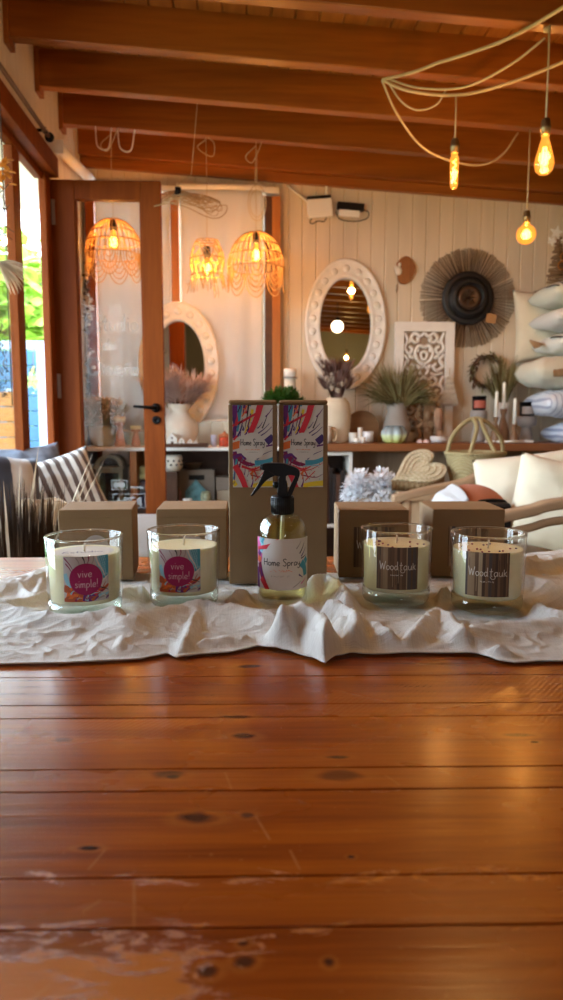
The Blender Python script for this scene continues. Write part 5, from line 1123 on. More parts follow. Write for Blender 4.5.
def cage_lamp(px,py,lab,pw):
    Y=3.755; p=at(px,py,Y); m=mpp(px,py,Y); r=thing('pendant_lamp',lab,'pendant lamp',p,0,'dome basket pendant lamps')
    R=28.5*m; Hd=36*m; zb=zbeam(p.x)-p.z
    mb=MB(); N=30
    for k in range(N):
        a=2*PI*k/N; q=[(R*math.sin(t)**.9*math.cos(a),R*math.sin(t)**.9*math.sin(a),-Hd*(1-math.cos(t))) for t in np.linspace(.12,PI/2,12)]; mb.tube(q,.0028,5)
    for t in (.13,.9,1.2,PI/2): mb.tube([(R*math.sin(t)**.9*math.cos(a),R*math.sin(t)**.9*math.sin(a),-Hd*(1-math.cos(t))) for a in np.linspace(0,2*PI,49)[:-1]],.0028,5,0,True)
    mb.build('wire_dome',RATTAN,r)
    mb=MB(); P=8
    for k in range(P):
        for j in range(4):
            hw=(PI/P)*(1-.22*j); dp=23*m*(1-.24*j); a0=2*PI*k/P
            mb.tube([(R*math.cos(a0+hw*u),R*math.sin(a0+hw*u),-Hd-dp*math.sqrt(max(0,1-u*u))) for u in np.linspace(-1,1,17)],.0027,5)
    mb.build('petal_loops',RATTAN,r)
    mb=MB(); pts=[(0,0,-.01)]+[(.002*math.sin(i),.0,zb*i/8) for i in range(1,9)]; mb.tube(pts,.0018,6)
    mb.tube(spline([(0,-.002,zb-.02),(-.05,-.004,zb-.07),(-.02,-.004,zb-.10),(.01,-.003,zb-.05),(.03,-.002,zb)],6),.0025,6); mb.build('cord',CORDM,r)
    bulb_parts(r,-.002,'shade',True,pw)
cage_lamp(113,219,'dome basket lamp of thin canes seen through the door glass',7); cage_lamp(256,232,'dome basket lamp of thin canes in front of the white blind',9)
Y=3.75; p=at(207,241,Y); m=mpp(207,241,Y)*.93; r=thing('pendant_lamp','small rattan tangle lamp with loose twig ends hanging below','pendant lamp',p); zb=zbeam(p.x)-p.z; rr=random.Random(21)
rad=lambda t: m*(12+6.5*math.sin(min(1,t*1.15)*PI*.75))
mb=MB()
for k in range(60):
    a=rr.uniform(0,2*PI); da=rr.uniform(-1.6,1.6); t0=rr.uniform(0,.35); t1=rr.uniform(.6,1.05); mb.tube([(rad(t)*math.cos(a+da*t),rad(t)*math.sin(a+da*t),-m*38*t) for t in np.linspace(t0,t1,9)],.0020,5)
for t in (0,.06,.5,.95): mb.tube([(rad(t)*math.cos(a),rad(t)*math.sin(a),-m*38*t) for a in np.linspace(0,2*PI,33)[:-1]],.003,5,0,True)
mb.build('woven_body',RATTAN,r); mb=MB()
for k in range(34): a=rr.uniform(0,2*PI); q=Vector((rad(.9)*math.cos(a),rad(.9)*math.sin(a),-m*rr.uniform(28,38))); mb.tube([q,q+Vector((math.cos(a)*m*rr.uniform(1,6),math.sin(a)*m*rr.uniform(1,6),-m*rr.uniform(4,20))),q+Vector((math.cos(a)*m*rr.uniform(3,9),math.sin(a)*m*rr.uniform(4,16),-m*rr.uniform(8,20)))],[.0022,.0018,.001],5)
mb.build('twig_ends',RATTAN,r); mb=MB(); mb.tube([(0,0,-.01),(.002,0,zb*.5),(0,0,zb)],.0018,6); mb.tube(spline([(0,-.002,zb-.01),(-.04,-.004,zb-.05),(.03,-.004,zb-.09),(.04,-.003,zb-.03),(.01,0,zb)],6),.0025,6); mb.build('cord',CORDM,r); bulb_parts(r,-m*6,'shade',True,7)
Y=3.53; p=at(190,190,Y); m=mpp(190,190,Y); r=thing('pendant_lamp','wide wavy flat wire lamp hanging beside the top of the door','pendant lamp',p,rot=(.38,math.radians(8),0)); zb=zbeam(p.x)+.12-p.z
mb=MB(); dsc=lambda q,a: (m*39*q*math.cos(a),m*39*q*math.sin(a),-m*3-m*12*q*q+m*4.5*q*math.sin(3*a+.6))
for k in range(70):
    a0=rr.uniform(0,2*PI); q0=rr.uniform(.15,.75); cq=rr.uniform(.12,.3); mb.tube([dsc(min(1,math.hypot(q0*math.cos(a0)+cq*math.cos(t),q0*math.sin(a0)+cq*math.sin(t))),math.atan2(q0*math.sin(a0)+cq*math.sin(t),q0*math.cos(a0)+cq*math.cos(t))) for t in np.linspace(0,2*PI,25)[:-1]],.0014,4,0,True)
for q in (.12,.55,.8,1): mb.tube([dsc(q,a) for a in np.linspace(0,2*PI,61)[:-1]],.002,5,0,True)
mb.build('wire_disc',plain('fine_wire',(.38,.26,.13),.6),r); mb=MB(); mb.tube([(-m*12,0,-m*6),(-m*12,0,m*4),(0,0,m*14),(0,0,zb)],.0018,6); mb.build('cord',CORDM,r)
mb=MB(); mb.lathe([(0,0),(.014,0),(.015,-.04),(0,-.04)],16,0,Matrix.Translation((-m*12,0,m*1))); mb.build('socket',BLACK,r); mb=MB(); mb.lathe([(.012,-.04),(.022,-.065),(.024,-.08),(.015,-.10),(0,-.105)],24,0,Matrix.Translation((-m*12,0,m*1))); mb.build('bulb_glass',PANE,r)
r=thing('wire_ring','pair of thin pale wire rings hanging above the dome lamp','ornament',at(257,203,3.9)); m=mpp(257,203,3.9); zb=zbeam(0)-r.location.z
mb=MB()
for rx_,rz_,y in ((9,17,0),(7,13,.012)): mb.tube([(m*rx_*math.cos(a),y,m*rz_*math.sin(a)) for a in np.linspace(0,2*PI,41)[:-1]],.0022,5,0,True)
mb.tube([(0,0,m*17),(0,-.03,zb)],.0014,5); mb.build('rings',CORDM,r)
# string bulbs
def str_bulb(px,py,Y,kind,lab,topz,pw,sock):
    p=at(px,py,Y); r=thing('hanging_bulb',lab,'light bulb',p,0,'bare filament bulbs on cords')
    mb=MB(); mb.tube([(0,0,-.004),(.001,0,(topz-p.z)*.5),(0,0,topz-p.z)],.0032,8); mb.build('cord',CORDM,r); bulb_parts(r,0,kind,True,pw)
for k,(x,y,z,pw) in enumerate(((-.38,1.22,1.98,OVER),(.46,1.30,1.98,OVER),(1.5,-2.3,1.95,14))):  # the last is an unseen bulb added to brighten the sage rear wall
    r=thing('hanging_bulb',['pear filament bulb over the table, on the doorway side','pear filament bulb over the table, on the armchair side','unseen pear filament bulb added to light the sage rear wall'][k],'light bulb',(x,y,z),0,'bare filament bulbs on cords')
    mb=MB(); mb.tube([(0,0,-.004),(.001,0,.1),(0,0,zbeam(x)+.149-z)],.0032,8); mb.build('cord',CORDM,r); bulb_parts(r,0,'pear',True,pw)
    [o for o in r.children if o.type=='LIGHT'][0].data.color=(1,.84,.64)
p1=at(546,119,2.515); str_bulb(546,119,2.515,'pear','pear-shaped filament bulb, nearest of the hanging bulbs',zbeam(p1.x)-.001,6,1)
p2=at(455,139,2.86); str_bulb(455,139,2.86,'tube','slim tube filament bulb hanging from the swagged cable',at(458,96,2.86).z,5.5,1)
p3=at(527,211,3.345); str_bulb(527,211,3.345,'globe','round globe filament bulb low before the plank wall',zbeam(p3.x)-.001,6,1)
mb=MB(); p=at(547,40,2.515); mb.lathe([(0,0),(.012,0),(.012,-.010),(.004,-.014),(0,-.014)],16,0,Matrix.Translation((p1.x,p1.y+.02,zbeam(p1.x)))); 
r=thing('cable_hook','small pale hook on the beam holding the pear bulb cord','hook',(0,0,0)); mb.build('hook',CORDM,r)
Yh=2.9; hk=at(382,80,Yh)
def sw(pts,Ys): return [at(a,b,y) for (a,b),y in zip(pts,Ys)]
for lab,pts,Ys,rd in (
 ('thick straw cable rising from the beam hook to the top right corner',[(382,80),(420,70),(460,52),(510,27),(563,-6),(620,-50)],[Yh,2.85,2.75,2.6,2.4,2.2],.0062),
 ('thick straw cable sagging under the first beams towards the right edge',[(382,80),(410,91),(455,95),(500,86),(563,62),(640,25)],[Yh,2.88,2.86,2.8,2.7,2.5],.0062),
 ('thin cable arching up to the pear bulb hook',[(388,79),(420,88),(465,87),(510,65),(545,38)],[Yh,2.85,2.75,2.6,2.52],.0040),
 ('short thin cable loop ending at the slim tube bulb',[(388,82),(402,102),(418,110),(436,105),(446,90)],[Yh,2.9,2.9,2.88,2.87],.0036),
 ('long thin cable swag dipping to the slim bulb and back up',[(382,80),(396,112),(420,145),(448,160),(480,165),(502,155),(518,133)],[Yh,2.95,3.05,3.1,3.2,3.28,3.33],.0042)):
    P=spline(sw(pts,Ys),8); P=[Vector((q.x,q.y,min(q.z,zbeam(q.x)-.008))) for q in P]
    mb=MB(); mb.tube(P,rd,8); tag(mb.build('light_cord',CORDM),lab,'cable','straw-coloured light cables')
for k,(px,px2) in enumerate(((96,112),(118,135))):
    a,b=at(px,134,3.735),at(px2,134,3.735); mb=MB(); y=3.725; mb.tube(spline([(a.x,y,zbeam(a.x)-.002),((a.x+b.x)/2-.03,y,zbeam(a.x)-.09),((a.x+b.x)/2+.02,y,zbeam(a.x)-.10),(b.x,y,zbeam(b.x)-.002)],8),.0035,6); tag(mb.build('light_cord',WHITEC),['pale cable loop under the beam nearest the door wall','pale cable loop under the beam above the door lamp'][k],'cable','pale cable loops')
a=at(255,150,3.735); 
# white globe lamp over the customer side, seen in the oval mirror
gp=Vector((1.07,.0,2.0)); r=thing('globe_lamp','white glass globe lamp that shows in the oval mirror','pendant lamp',gp); mb=MB(); mb.ball((0,0,0),.068,28,18); mb.build('globe',emit('opal_globe',(1.0,.80,.52),9),r); mb=MB(); mb.tube([(0,0,.066),(0,0,zbeam(1.07)-2.0)],.004,8); mb.lathe([(0,.10),(.025,.095),(.03,.06),(0,.06)],20); mb.build('cord',BLACK,r)

# ------------------------------------------------------------------ under the white counter
Y=CY0+.02
def box_thing(name,lab,cat,px0,px1,py0,py1,Y,dep,m,grp=None,rot=0,z=None,bev=.002):
    a,b=at(px0,py1,Y).x,at(px1,py1,Y).x; z0=SHZ+.0005 if z is None else z; h=(py1-py0)*mpp(px0,py1,Y)
    mb=MB(); mb.boxp((-(b-a)/2,0,0),((b-a)/2,dep,h)); o=mb.build(name,m,None,((a+b)/2,Y,z0),(0,0,rot),bevel=bev); tag(o,lab,cat,grp); return o,b-a,h
TAUPE=wood('taupe_box',(.17,.13,.10),(.26,.21,.165),0,6,.7)
a,b=at(178,500,3.9).x,at(214,500,3.9).x; w=b-a; h=36*mpp(190,490,3.9)
r=thing('wooden_crate','grey-brown box with dark handle slot on the shelf below the white counter','crate',((a+b)/2,3.985,SHZ+.0005))
mb=MB(); mb.boxp((-w/2,0,0),(w/2,.012,h)); mb.boxp((-w/2,.108,0),(w/2,.12,h)); mb.boxp((-w/2,.0121,0),(-w/2+.012,.1079,h)); mb.boxp((w/2-.012,.0121,0),(w/2,.1079,h)); mb.boxp((-w/2+.0121,.0121,0),(w/2-.0121,.1079,.01)); mb.build('box',TAUPE,r)
mb=MB(); mb.boxp((-w*.22,-.0015,h*.72),(w*.22,-.0003,h*.86)); mb.build('handle_slot',BLACK,r)
PINKPR=plain('pink_print',(.36,.16,.15),.6,var=.6,vs=35); BLUEPR=plain('teal_print',(.10,.24,.26),.6,var=.6,vs=30); GREENPR=plain('green_spot_print',(.40,.46,.30),.5,var=.6,vs=55)
for px,w_,h_,mm,lab in ((174,15,26,PINKPR,'pinkish house-shaped card leaning on the grey-brown box'),(196,22,27,BLUEPR,'teal house-shaped card leaning on the grey-brown box')):
    m=mpp(px,490,3.87); w=w_*m; h=h_*m; mb=MB(); mb.prism([(-w/2,0),(w/2,0),(w/2,h*.55),(0,h),(-w/2,h*.55)],0,.008,0,FRONT); tag(mb.build('house_card',mm,None,(at(px,500,3.955).x,3.955,SHZ+.0008),(math.radians(-7),0,0),bevel=.001),lab,'card')
m=mpp(187,490,3.82); mb=MB(); mb.lathe([(0,.001),(m*4.2,0),(m*4.6,m*10),(m*4.2,m*10),(m*4.,m*8),(0,m*8)],24); tag(mb.build('cup',WHITEM,None,(at(187.5,500,3.83).x,3.835,SHZ+.0005)),'white cup in front of the house cards','cup')
mb=MB(); mb.lathe([(0,.001),(m*4.5,0),(m*5.2,m*6),(m*5.0,m*15),(m*4,m*17),(m*3.6,m*16),(0,m*14)],24); tag(mb.build('jar',GREENPR,None,(at(206,500,3.84).x,3.84,SHZ+.0005)),'tall jar with green spots below the white counter','jar')
for k,(a,b,c_,d_,lab) in enumerate(((217,232,483,500,'lower taupe carton right of the grey-brown box'),(216,231,470,482.6,'upper taupe carton on the lower taupe carton'))):
    box_thing('carton',lab,'box',a,b,c_,d_,3.88,.16,TAUPE if k else plain('sand_card',(.36,.28,.19),.8),'taupe cartons',0,SHZ+.0005 if k==0 else SHZ+.0015+17.2*mpp(220,490,3.88))
# bowls on top of the crate / hanging stack, speckled lamp shade
m=mpp(195,465,3.98); zc_=SHZ+.001+36*mpp(190,490,3.9)
for k,(px,R_,lab) in enumerate(((193,17,'wide shallow brown bowl lying across the grey-brown box'),)):
    mb=MB(); R=R_*m*.62; mb.lathe([(0,.004),(R*.5,0),(R*.95,.035),(R,.038),(R*.92,.038),(R*.5,.012),(0,.01)],32); tag(mb.build('bowl',wood('bowl_wood',(.16,.10,.06),(.28,.19,.11),0,9),None,(at(px,465,4.045).x,4.045,zc_)),lab,'bowl')
m=mpp(172,465,3.86); r=thing('pierced_pot','cream pot pierced with dark dots standing on a dark box near the door','pot',(at(172,463,3.9).x,3.9,at(172,471,3.9).z))
mb=MB(); R=11*m; H=16*m; mb.lathe([(0,.001),(R*.7,0),(R,H*.3),(R,H*.8),(R*.9,H),(R*.8,H),(R*.85,H*.3),(0,.01)],32); mb.build('pot',CERW,r); mb=MB()
for k in range(12):
    for j in (0,1): a=2*PI*(k+.5*j)/12; mb.ball((R*math.cos(a),R*math.sin(a),H*(.42+.25*j)),.006,7,5)
mb.build('hole_pattern',BLACK,r)
hb_=r.location.z-SHZ; mb=MB(); mb.boxp((-.03,0,0),(.03,.12,hb_-.001)); tag(mb.build('dark_box',DARKW,None,(at(172,463,3.9).x,3.86,SHZ+.0005),bevel=.002),'dark wooden box under the dotted pot','box')
# arched lantern cabinet behind the door glass
a,b=at(96,505,3.84).x,at(123.5,505,3.84).x; w=b-a; z0=SHZ+.003; r=thing('arched_lantern','weathered grey-green lantern box with arched top behind the card stickers','lantern',((a+b)/2,3.84,z0+.0005)); m=mpp(110,490,3.84)
WEATH=plain('weathered_green',(.30,.31,.25),.7,var=.25,vs=20); H=40*m; mb=MB(); t=.022
for lo,hi in (((-w/2,0,0),(-w/2+t,.18,H)),((w/2-t,0,0),(w/2,.18,H)),((-w/2+t,0,0),(w/2-t,.18,t)),((-w/2+t,0,H-t),(w/2-t,.18,H))): mb.boxp(lo,hi)
mb.boxp((-w/2-.01,-.008,H),(w/2+.01,.19,H+.012)); mb.build('frame',WEATH,r,bevel=.002)
mb=MB(); mb.boxp((-w/2+t,.012,t),(w/2-t,.016,H-t)); mb.build('pane',PANE,r); mb=MB(); mb.boxp((-w/2+t,.165,t),(w/2-t,.178,H-t)); mb.build('back',DARKW,r)
mb=MB(); R=w/2; n=24; out=[(R*math.cos(a),H+.0122+R*.85*math.sin(a)) for a in np.linspace(0,PI,n)]; inn=[(R*.72*math.cos(a),H+.0122+R*.62*math.sin(a)) for a in np.linspace(PI,0,n)]; mb.prism(out+inn,-.15,0,0,FRONT,True); mb.build('arched_roof',WEATH,r)
mb=MB(); mb.prism([(R*.74*math.cos(a),H+.0123+R*.64*math.sin(a)) for a in np.linspace(0,PI,n)],-.14,-.12,0,FRONT); mb.build('arch_back',DARKW,r)
for k,(z_,mm,lab) in enumerate(((0,plain('navy_cloth',(.05,.05,.09),.9),'dark navy folded cloth at the bottom of the pile behind the glass'),(.075,plain('slate_cloth',(.10,.10,.13),.9),'slate grey folded cloth in the middle of the pile behind the glass'),(.15,plain('straw_cloth',(.42,.38,.18),.9),'straw yellow folded cloth on top of the pile behind the glass'))):
    a,b=at(140.5,480,3.9).x,at(152,480,3.9).x; mb=MB(); w=b-a
    mb.box((0,.08,.035),(w,.16,.066)); mb.box((0,-.001,.052),(w*.98,.006,.026)); mb.box((0,-.001,.018),(w*.98,.006,.026)); tag(mb.build('folded_cloth',mm,None,((a+b)/2,3.86,SHZ+.001+z_),bevel=.014,bseg=3),lab,'cloth','folded cloths on the shelf')

# ------------------------------------------------------------------ side seating left: couch with cushions, crate, dried grass
COUCH=fabric('couch_linen',(.30,.25,.20)); zs=.555
r=thing('daybed','linen daybed along the door wall under the striped cushions','sofa',(XL+.06,2.25,0))
mb=MB(); mb.boxp((.0,.03,.16),(.62,1.07,.40)); mb.build('base',COUCH,r,bevel=.02,bseg=3); mb=MB(); mb.boxp((.0,.05,.401),(.64,1.05,zs)); mb.build('seat_cushion',COUCH,r,bevel=.035,bseg=4)
for x in (.05,.54):
    for y in (.06,.99): mb=MB(); mb.lathe([(0,0),(.018,0),(.026,.159),(0,.159)],12,0,Matrix.Translation((x,y,0))); mb.build('leg',DARKW,r)
STR=stripes('brown_ticking',(.70,.66,.60),(.125,.085,.068),0,.036,.5); STR2=stripes('navy_band',(.60,.55,.50),(.05,.055,.08),0,.16,.55,.85,.1); PAT=plain('indigo_pattern',(.20,.22,.27),.9,var=.7,vs=14)
def cushion(name,lab,mats,px,py,Y,w,h,t,rx,ry,rz,grp=None,seed=0,n=22,p=.55):
    mb=MB(); mb.pillow(w,h,t,n,0,None,.12 if p>.45 else .04,p,seed); c=at(px,py,Y); M_=Matrix.Translation(c)@Matrix.Rotation(rz,4,'Z')@Matrix.Rotation(rx,4,'X')@Matrix.Rotation(ry,4,'Z')
    o=mb.build(name,mats,None); o.matrix_world=M_; tag(o,lab,'cushion',grp); return o
cushion('cushion','brown and white striped cushion with pointed corner on the daybed',STR,55,492,2.62,.36,.27,.14,math.radians(66),math.radians(14),math.radians(30),None,3)
cushion('cushion','grey-blue patterned cushion behind the striped one by the doorway',PAT,33,476,2.98,.30,.27,.12,math.radians(65),math.radians(4),math.radians(40),None,5)
o=cushion('cushion','cushion with broad navy bands and teal edge at the dried grass',STR2,8,494,2.38,.25,.28,.11,math.radians(72),math.radians(-12),math.radians(55),None,7)
p=at(46,522,2.05); a=.11; r=thing('wooden_crate','pale wooden crate standing beside the dried grass','crate',(p.x,2.05,0),math.radians(24)); z1=at(48,503,2.05).z
mb=MB()
for k in range(8): z=z1*k/8; mb.boxp((-.06,0,z+.004),(.06,.014,z+z1/8-.002)); mb.boxp((-.06,.106,z+.004),(.06,.12,z+z1/8-.002)); mb.boxp((-.06,.0145,z+.004),(-.046,.1055,z+z1/8-.002)); mb.boxp((.046,.0145,z+.004),(.06,.1055,z+z1/8-.002))
mb.build('slats',PALEW,r); 
for x in (-.045,.025):
    for y in (.016,.084): mb=MB(); mb.boxp((x,y,0),(x+.02,y+.02,z1+.004)); mb.build('corner_post',PALEV,r)
mb=MB(); mb.boxp((-.024,.036,.02),(.024,.084,.034)); mb.build('bottom',PALEW,r)
p=at(9,520,1.62); r=thing('dried_grass_sheaf','tall sheaf of brown dried grass in a dark basket beyond the table corner','dried grass',(p.x,1.62,0))
mb=MB(); mb.lathe([(0,.002),(.07,0),(.095,.15),(.095,.40),(.085,.40),(.082,.15),(0,.01)],28); mb.build('basket',DARKW,r)
mb=MB(); spray(mb,1900,(0,0,.06),.05,1,.10,.72,.006,.14,51,0,5,.18,1); mb.build('straw',leafm('sheaf_brown',(.022,.012,.007),(.075,.040,.020),.95,.05),r); mb=MB(); spray(mb,46,(0,0,.50),.05,1,.42,.38,.007,.7,52,0,5,.35,1); mb.build('bent_blades',TANL,r)

# ------------------------------------------------------------------ right: armchair, cushions, baskets
CHW=wood('chair_beech',(.26,.15,.085),(.40,.26,.15),0,8,.45,.1)
r=thing('armchair','pale wooden armchair with curved arms holding big cream cushions','armchair',(0,0,0)); Yn,Yf=2.10,2.87
zn,zf=at(530,511,Yn).z,.725
xf0=at(392,497,Yf).x; xn0=at(500,517,Yn).x-.20
for Y,x0,lab in ((Yn,xn0,0),(Yf,xf0,1)):
    mb=MB(); P=spline([at(392,499,Y),at(430,490,Y),at(462,483,Y),at(492,472,Y),Vector((1.30,Y,.80))] if lab else [at(470,524,Y),at(500,517,Y),at(530,510.5,Y),at(563,503,Y),Vector((1.30,Y,.76))],8); x0=P[0].x; zf_=P[0].z; 
    V=[];F=[]
    for q in P:
        for dy,dz in ((-.028,-.016),(.028,-.016),(.028,.016),(-.028,.016)): V.append((q.x,q.y+dy,q.z+dz))
    n=len(P)
    for i in range(n-1):
        for k in range(4): F.append((i*4+k,i*4+(k+1)%4,(i+1)*4+(k+1)%4,(i+1)*4+k))
    F+=[(3,2,1,0),tuple((n-1)*4+k for k in range(4))]; mb.add(V,F,0,False); mb.build('arm',CHW,r,bevel=.008,bseg=3)
    mb=MB(); mb.tube([(x0+.05,Y,0),(x0+.06,Y,zf_-.008)],[.016,.021],12); mb.build('front_leg',CHW,r); mb=MB(); mb.tube([(1.32,Y,0),(1.26,Y,.73)],[.016,.021],12); mb.build('back_leg',CHW,r)
    mb=MB(); mb.tube([(q.x,q.y,q.z-.052) for q in P[6:-2]],.013,8); mb.build('side_rail',CHW,r)
mb=MB(); mb.boxp((xf0+.03,Yn+.03,.33),(1.26,Yf-.03,.37)); mb.build('seat_frame',CHW,r,bevel=.006); mb=MB(); mb.boxp((xf0+.02,Yn+.035,.371),(1.17,Yf-.035,.49)); mb.build('seat_pad',CREAM,r,bevel=.04,bseg=4)
for k in range(6): y=Yn+.07+k*(Yf-Yn-.14)/5; mb=MB(); mb.tube([(1.245,y,.37),(1.34,y,.98)],.011,10); mb.build('back_spindle',CHW,r)
mb=MB(); mb.tube([(1.34,Yn+.01,.985),(1.355,(Yn+Yf)/2,.99),(1.34,Yf-.01,.985)],.02,12); mb.build('back_rail',CHW,r)
cushion('cushion','large cream cushion leaning back in the armchair, behind the other',CREAM,526,499,2.66,.36,.34,.15,math.radians(80),math.radians(8),math.radians(-22),'cream cushions in the armchair',11,24,.4)
cushion('cushion','large cream cushion in the armchair directly above its near arm',CREAM,563,507,2.38,.34,.31,.15,math.radians(78),math.radians(-12),math.radians(-14),'cream cushions in the armchair',13,24,.4)
RUST=fabric('rust_cotton',(.46,.14,.06)); NAPK=fabric('white_linen',(.58,.57,.57))
p=at(471,484,2.5); zt_=p.z; r=None
mb=MB(); mb.ball((0,0,0),(.135,.12,.115),32,18); o=mb.build('cushion',RUST,None,(p.x,2.5,zt_-.115)); tag(o,'round rust-red cushion on the armchair seat behind the kraft box','cushion')
mb=MB(); mb.boxp((-.10,-.10,0),(.10,.10,zt_-.2302-.4915+.012)); o=mb.build('folded_blanket',fabric('oat_wool',(.55,.46,.36)),None,(p.x,2.5,.4915),bevel=.02,bseg=3); tag(o,'oat-coloured folded blanket on the armchair seat under the rust-red cushion','blanket')
mb=MB(); mb.grid(lambda u,v:(lambda th,ph:(-.142*math.cos(th)*math.cos(ph)+.004*math.sin(v*9),.128*math.sin(ph)-.01,.122*math.sin(th)*math.cos(ph)+.003*math.sin(u*14)))(.12+1.05*u,-.9+1.8*v),24,24); o=mb.build('napkin',NAPK,None,(p.x-.006,2.5,zt_-.115),solid=.005); tag(o,'white linen napkin draped over the side of the rust-red cushion','napkin')
p=at(492,502,2.40); r=thing('handbag','small black bag on the armchair seat under the near arm','bag',(p.x,2.40,.4915)); h=p.z-.4915
mb=MB(); mb.boxp((-.06,-.03,0),(.06,.03,h)); mb.build('body',plain('black_leather',(.012,.012,.014),.45),r,bevel=.015,bseg=3); mb=MB(); mb.tube(spline([(-.05,0,h-.01),(-.04,0,h+.002),(.0,.0,h+.006),(.04,0,h+.002),(.05,0,h-.01)],6),.006,8); mb.build('strap',BLACK,r); mb=MB(); mb.boxp((-.055,-.0345,h*.45),(.055,-.0305,h-.012)); mb.build('flap',BLACK,r,bevel=.0015)
BZ=.665; a,b=at(393,500,3.2).x,at(515,500,3.2).x
r=thing('bench','plain wooden bench behind the armchair carrying the baskets','bench',((a+b)/2,3.02,0)); w=b-a
mb=MB(); mb.boxp((-w/2,0,BZ-.03),(w/2,.42,BZ)); mb.build('top',PALEW,r,bevel=.004)
for x in (-w/2+.04,w/2-.09):
    for y in (.03,.34): mb=MB(); mb.boxp((x,y,0),(x+.05,y+.05,BZ-.0302)); mb.build('leg',PALEV,r)
def weave(name,c1,c2,s=90):
    t=NT(name); co=t.coord(); wv=t.n('ShaderNodeTexWave',{'Vector':co,'Scale':s,'Distortion':1.0},bands_direction='Z').outputs['Fac']; w2=t.n('ShaderNodeTexWave',{'Vector':co,'Scale':s*.6,'Distortion':1.0},bands_direction='DIAGONAL').outputs['Fac']
    h=t.math('MULTIPLY',wv,w2); t.bsdf(t.mix(h,c1,c2),.75,0,.25,h,.8,.004); return t.m
WICK1=weave('pale_wicker',(.34,.26,.12,1),(.58,.48,.27,1)); WICK2=weave('cream_wicker',(.50,.40,.24,1),(.84,.76,.56,1),60)
Y=3.16; p=at(474.5,480,Y); m=mpp(474,460,Y); R=28.5*m; H=at(474,453,Y).z-BZ; r=thing('handled_basket','round pale wicker basket with two tall handles meeting above','basket',(p.x,Y,BZ+.0005))
mb=MB(); mb.lathe([(0,.004),(R*.72,0),(R*.80,H*.12),(R*.94,H*.6),(R,H*.96),(R*1.02,H),(R*.97,H+.004),(R*.93,H*.95),(R*.74,H*.12),(0,H*.1)],48); mb.build('body',WICK1,r)
mb=MB(); mb.tube([(R*.995*math.cos(a),R*.995*math.sin(a),H) for a in np.linspace(0,2*PI,49)[:-1]],.008,8,0,True); mb.build('rim',WICK1,r)
for sx in (-1,1):
    hz=at(472,419,Y).z-BZ; mb=MB(); mb.tube(spline([(sx*R*.98,-R*.05*sx,H*.9),(sx*R*.85,-R*.05,H+(hz-H)*.45),(sx*R*.35,-.01*sx,H+(hz-H)*.9),(-.01*sx,-.0,hz),(-sx*R*.12,-R*.45,H+(hz-H)*.72),(-sx*R*.48,-R*.84,H*.92)],7),.0095,9); mb.build('handle',WICK1,r)
Y=3.13; p=at(421,478,Y); m=mpp(421,478,Y); r=thing('heart_basket','cream woven heart-shaped basket propped behind the armchair arm','basket',(p.x,Y,BZ+.006))
hp=[]; 
for t in np.linspace(0,2*PI,61)[:-1]: hp.append((.0068*m/m*16*math.sin(t)**3,.0068*(13*math.cos(t)-5*math.cos(2*t)-2*math.cos(3*t)-math.cos(4*t))))
X=Matrix.Translation((-.01,0,.09))@Matrix.Rotation(math.radians(-10),4,'Z')@Matrix.Rotation(math.radians(42),4,'X')@Matrix.Rotation(math.radians(-58),4,'Z')
mb=MB(); mb.prism([(x*.86,y*1.2) for x,y in hp],-.065,-.0005,0,X,True); mb.build('side',weave('heart_side',(.24,.15,.07,1),(.46,.33,.18,1),70),r)
mb=MB(); mb.prism([(x*.90,y*1.25) for x,y in hp],0,.010,0,X,True); ld=mb.build('lid',WICK2,r,bevel=.004)
mb=MB()
for s_ in (.80,.58,.36): mb.tube([X@Vector((x*s_*.94,y*s_*1.3,.0115)) for x,y in hp],.0030,6,0,True)
for k in range(48): x,y=hp[int(k*60/48)]; mb.ball(X@Vector((x*.71,y*1.0,.0115)),(.004,.004,.003),6,4)
mb.build('braiding',WICK2,ld)
Y=3.2; rr=random.Random(33)
a,b=at(346,500,3.2).x,at(392,500,3.2).x; r=thing('stool','low wooden stool under the white feather flowers','stool',((a+b)/2,3.2,0)); w=b-a
mb=MB(); mb.boxp((-w/2,-.09,.575),(w/2,.09,.605)); mb.build('seat',PALEW,r,bevel=.004)
for x in (-w/2+.02,w/2-.05):
    for y in (-.08,.05): mb=MB(); mb.boxp((x,y,0),(x+.03,y+.03,.5748)); mb.build('leg',PALEV,r)
for k,(px,py,lab) in enumerate(((360,492,'fluffy white feather flower clump next to the shelf unit'),(382,493,'fluffy white feather flower clump next to the heart basket'))):
    p=at(px,py,Y); r=thing('feather_flowers',lab,'decoration',(p.x,Y,.606)); mb=MB()
    for j in range(900): v=Vector((rr.gauss(0,1),rr.gauss(0,1),abs(rr.gauss(0,1)))).normalized(); q=v*rr.uniform(.03,.078); mb.blade((q.x,q.y*.9,.012+q.z*1.75),v+Vector((rr.gauss(0,.4),rr.gauss(0,.4),rr.gauss(0,.4))),.026,.014,.7,3)
    mb.build('petals',leafm('feather_white_%d'%k,(.78,.80,.84),(.92,.92,.92),.8,.3),r); mb=MB(); mb.lathe([(0,.0005),(.055,.0005),(.05,.03),(0,.045)],16); mb.build('core',TANL,r)
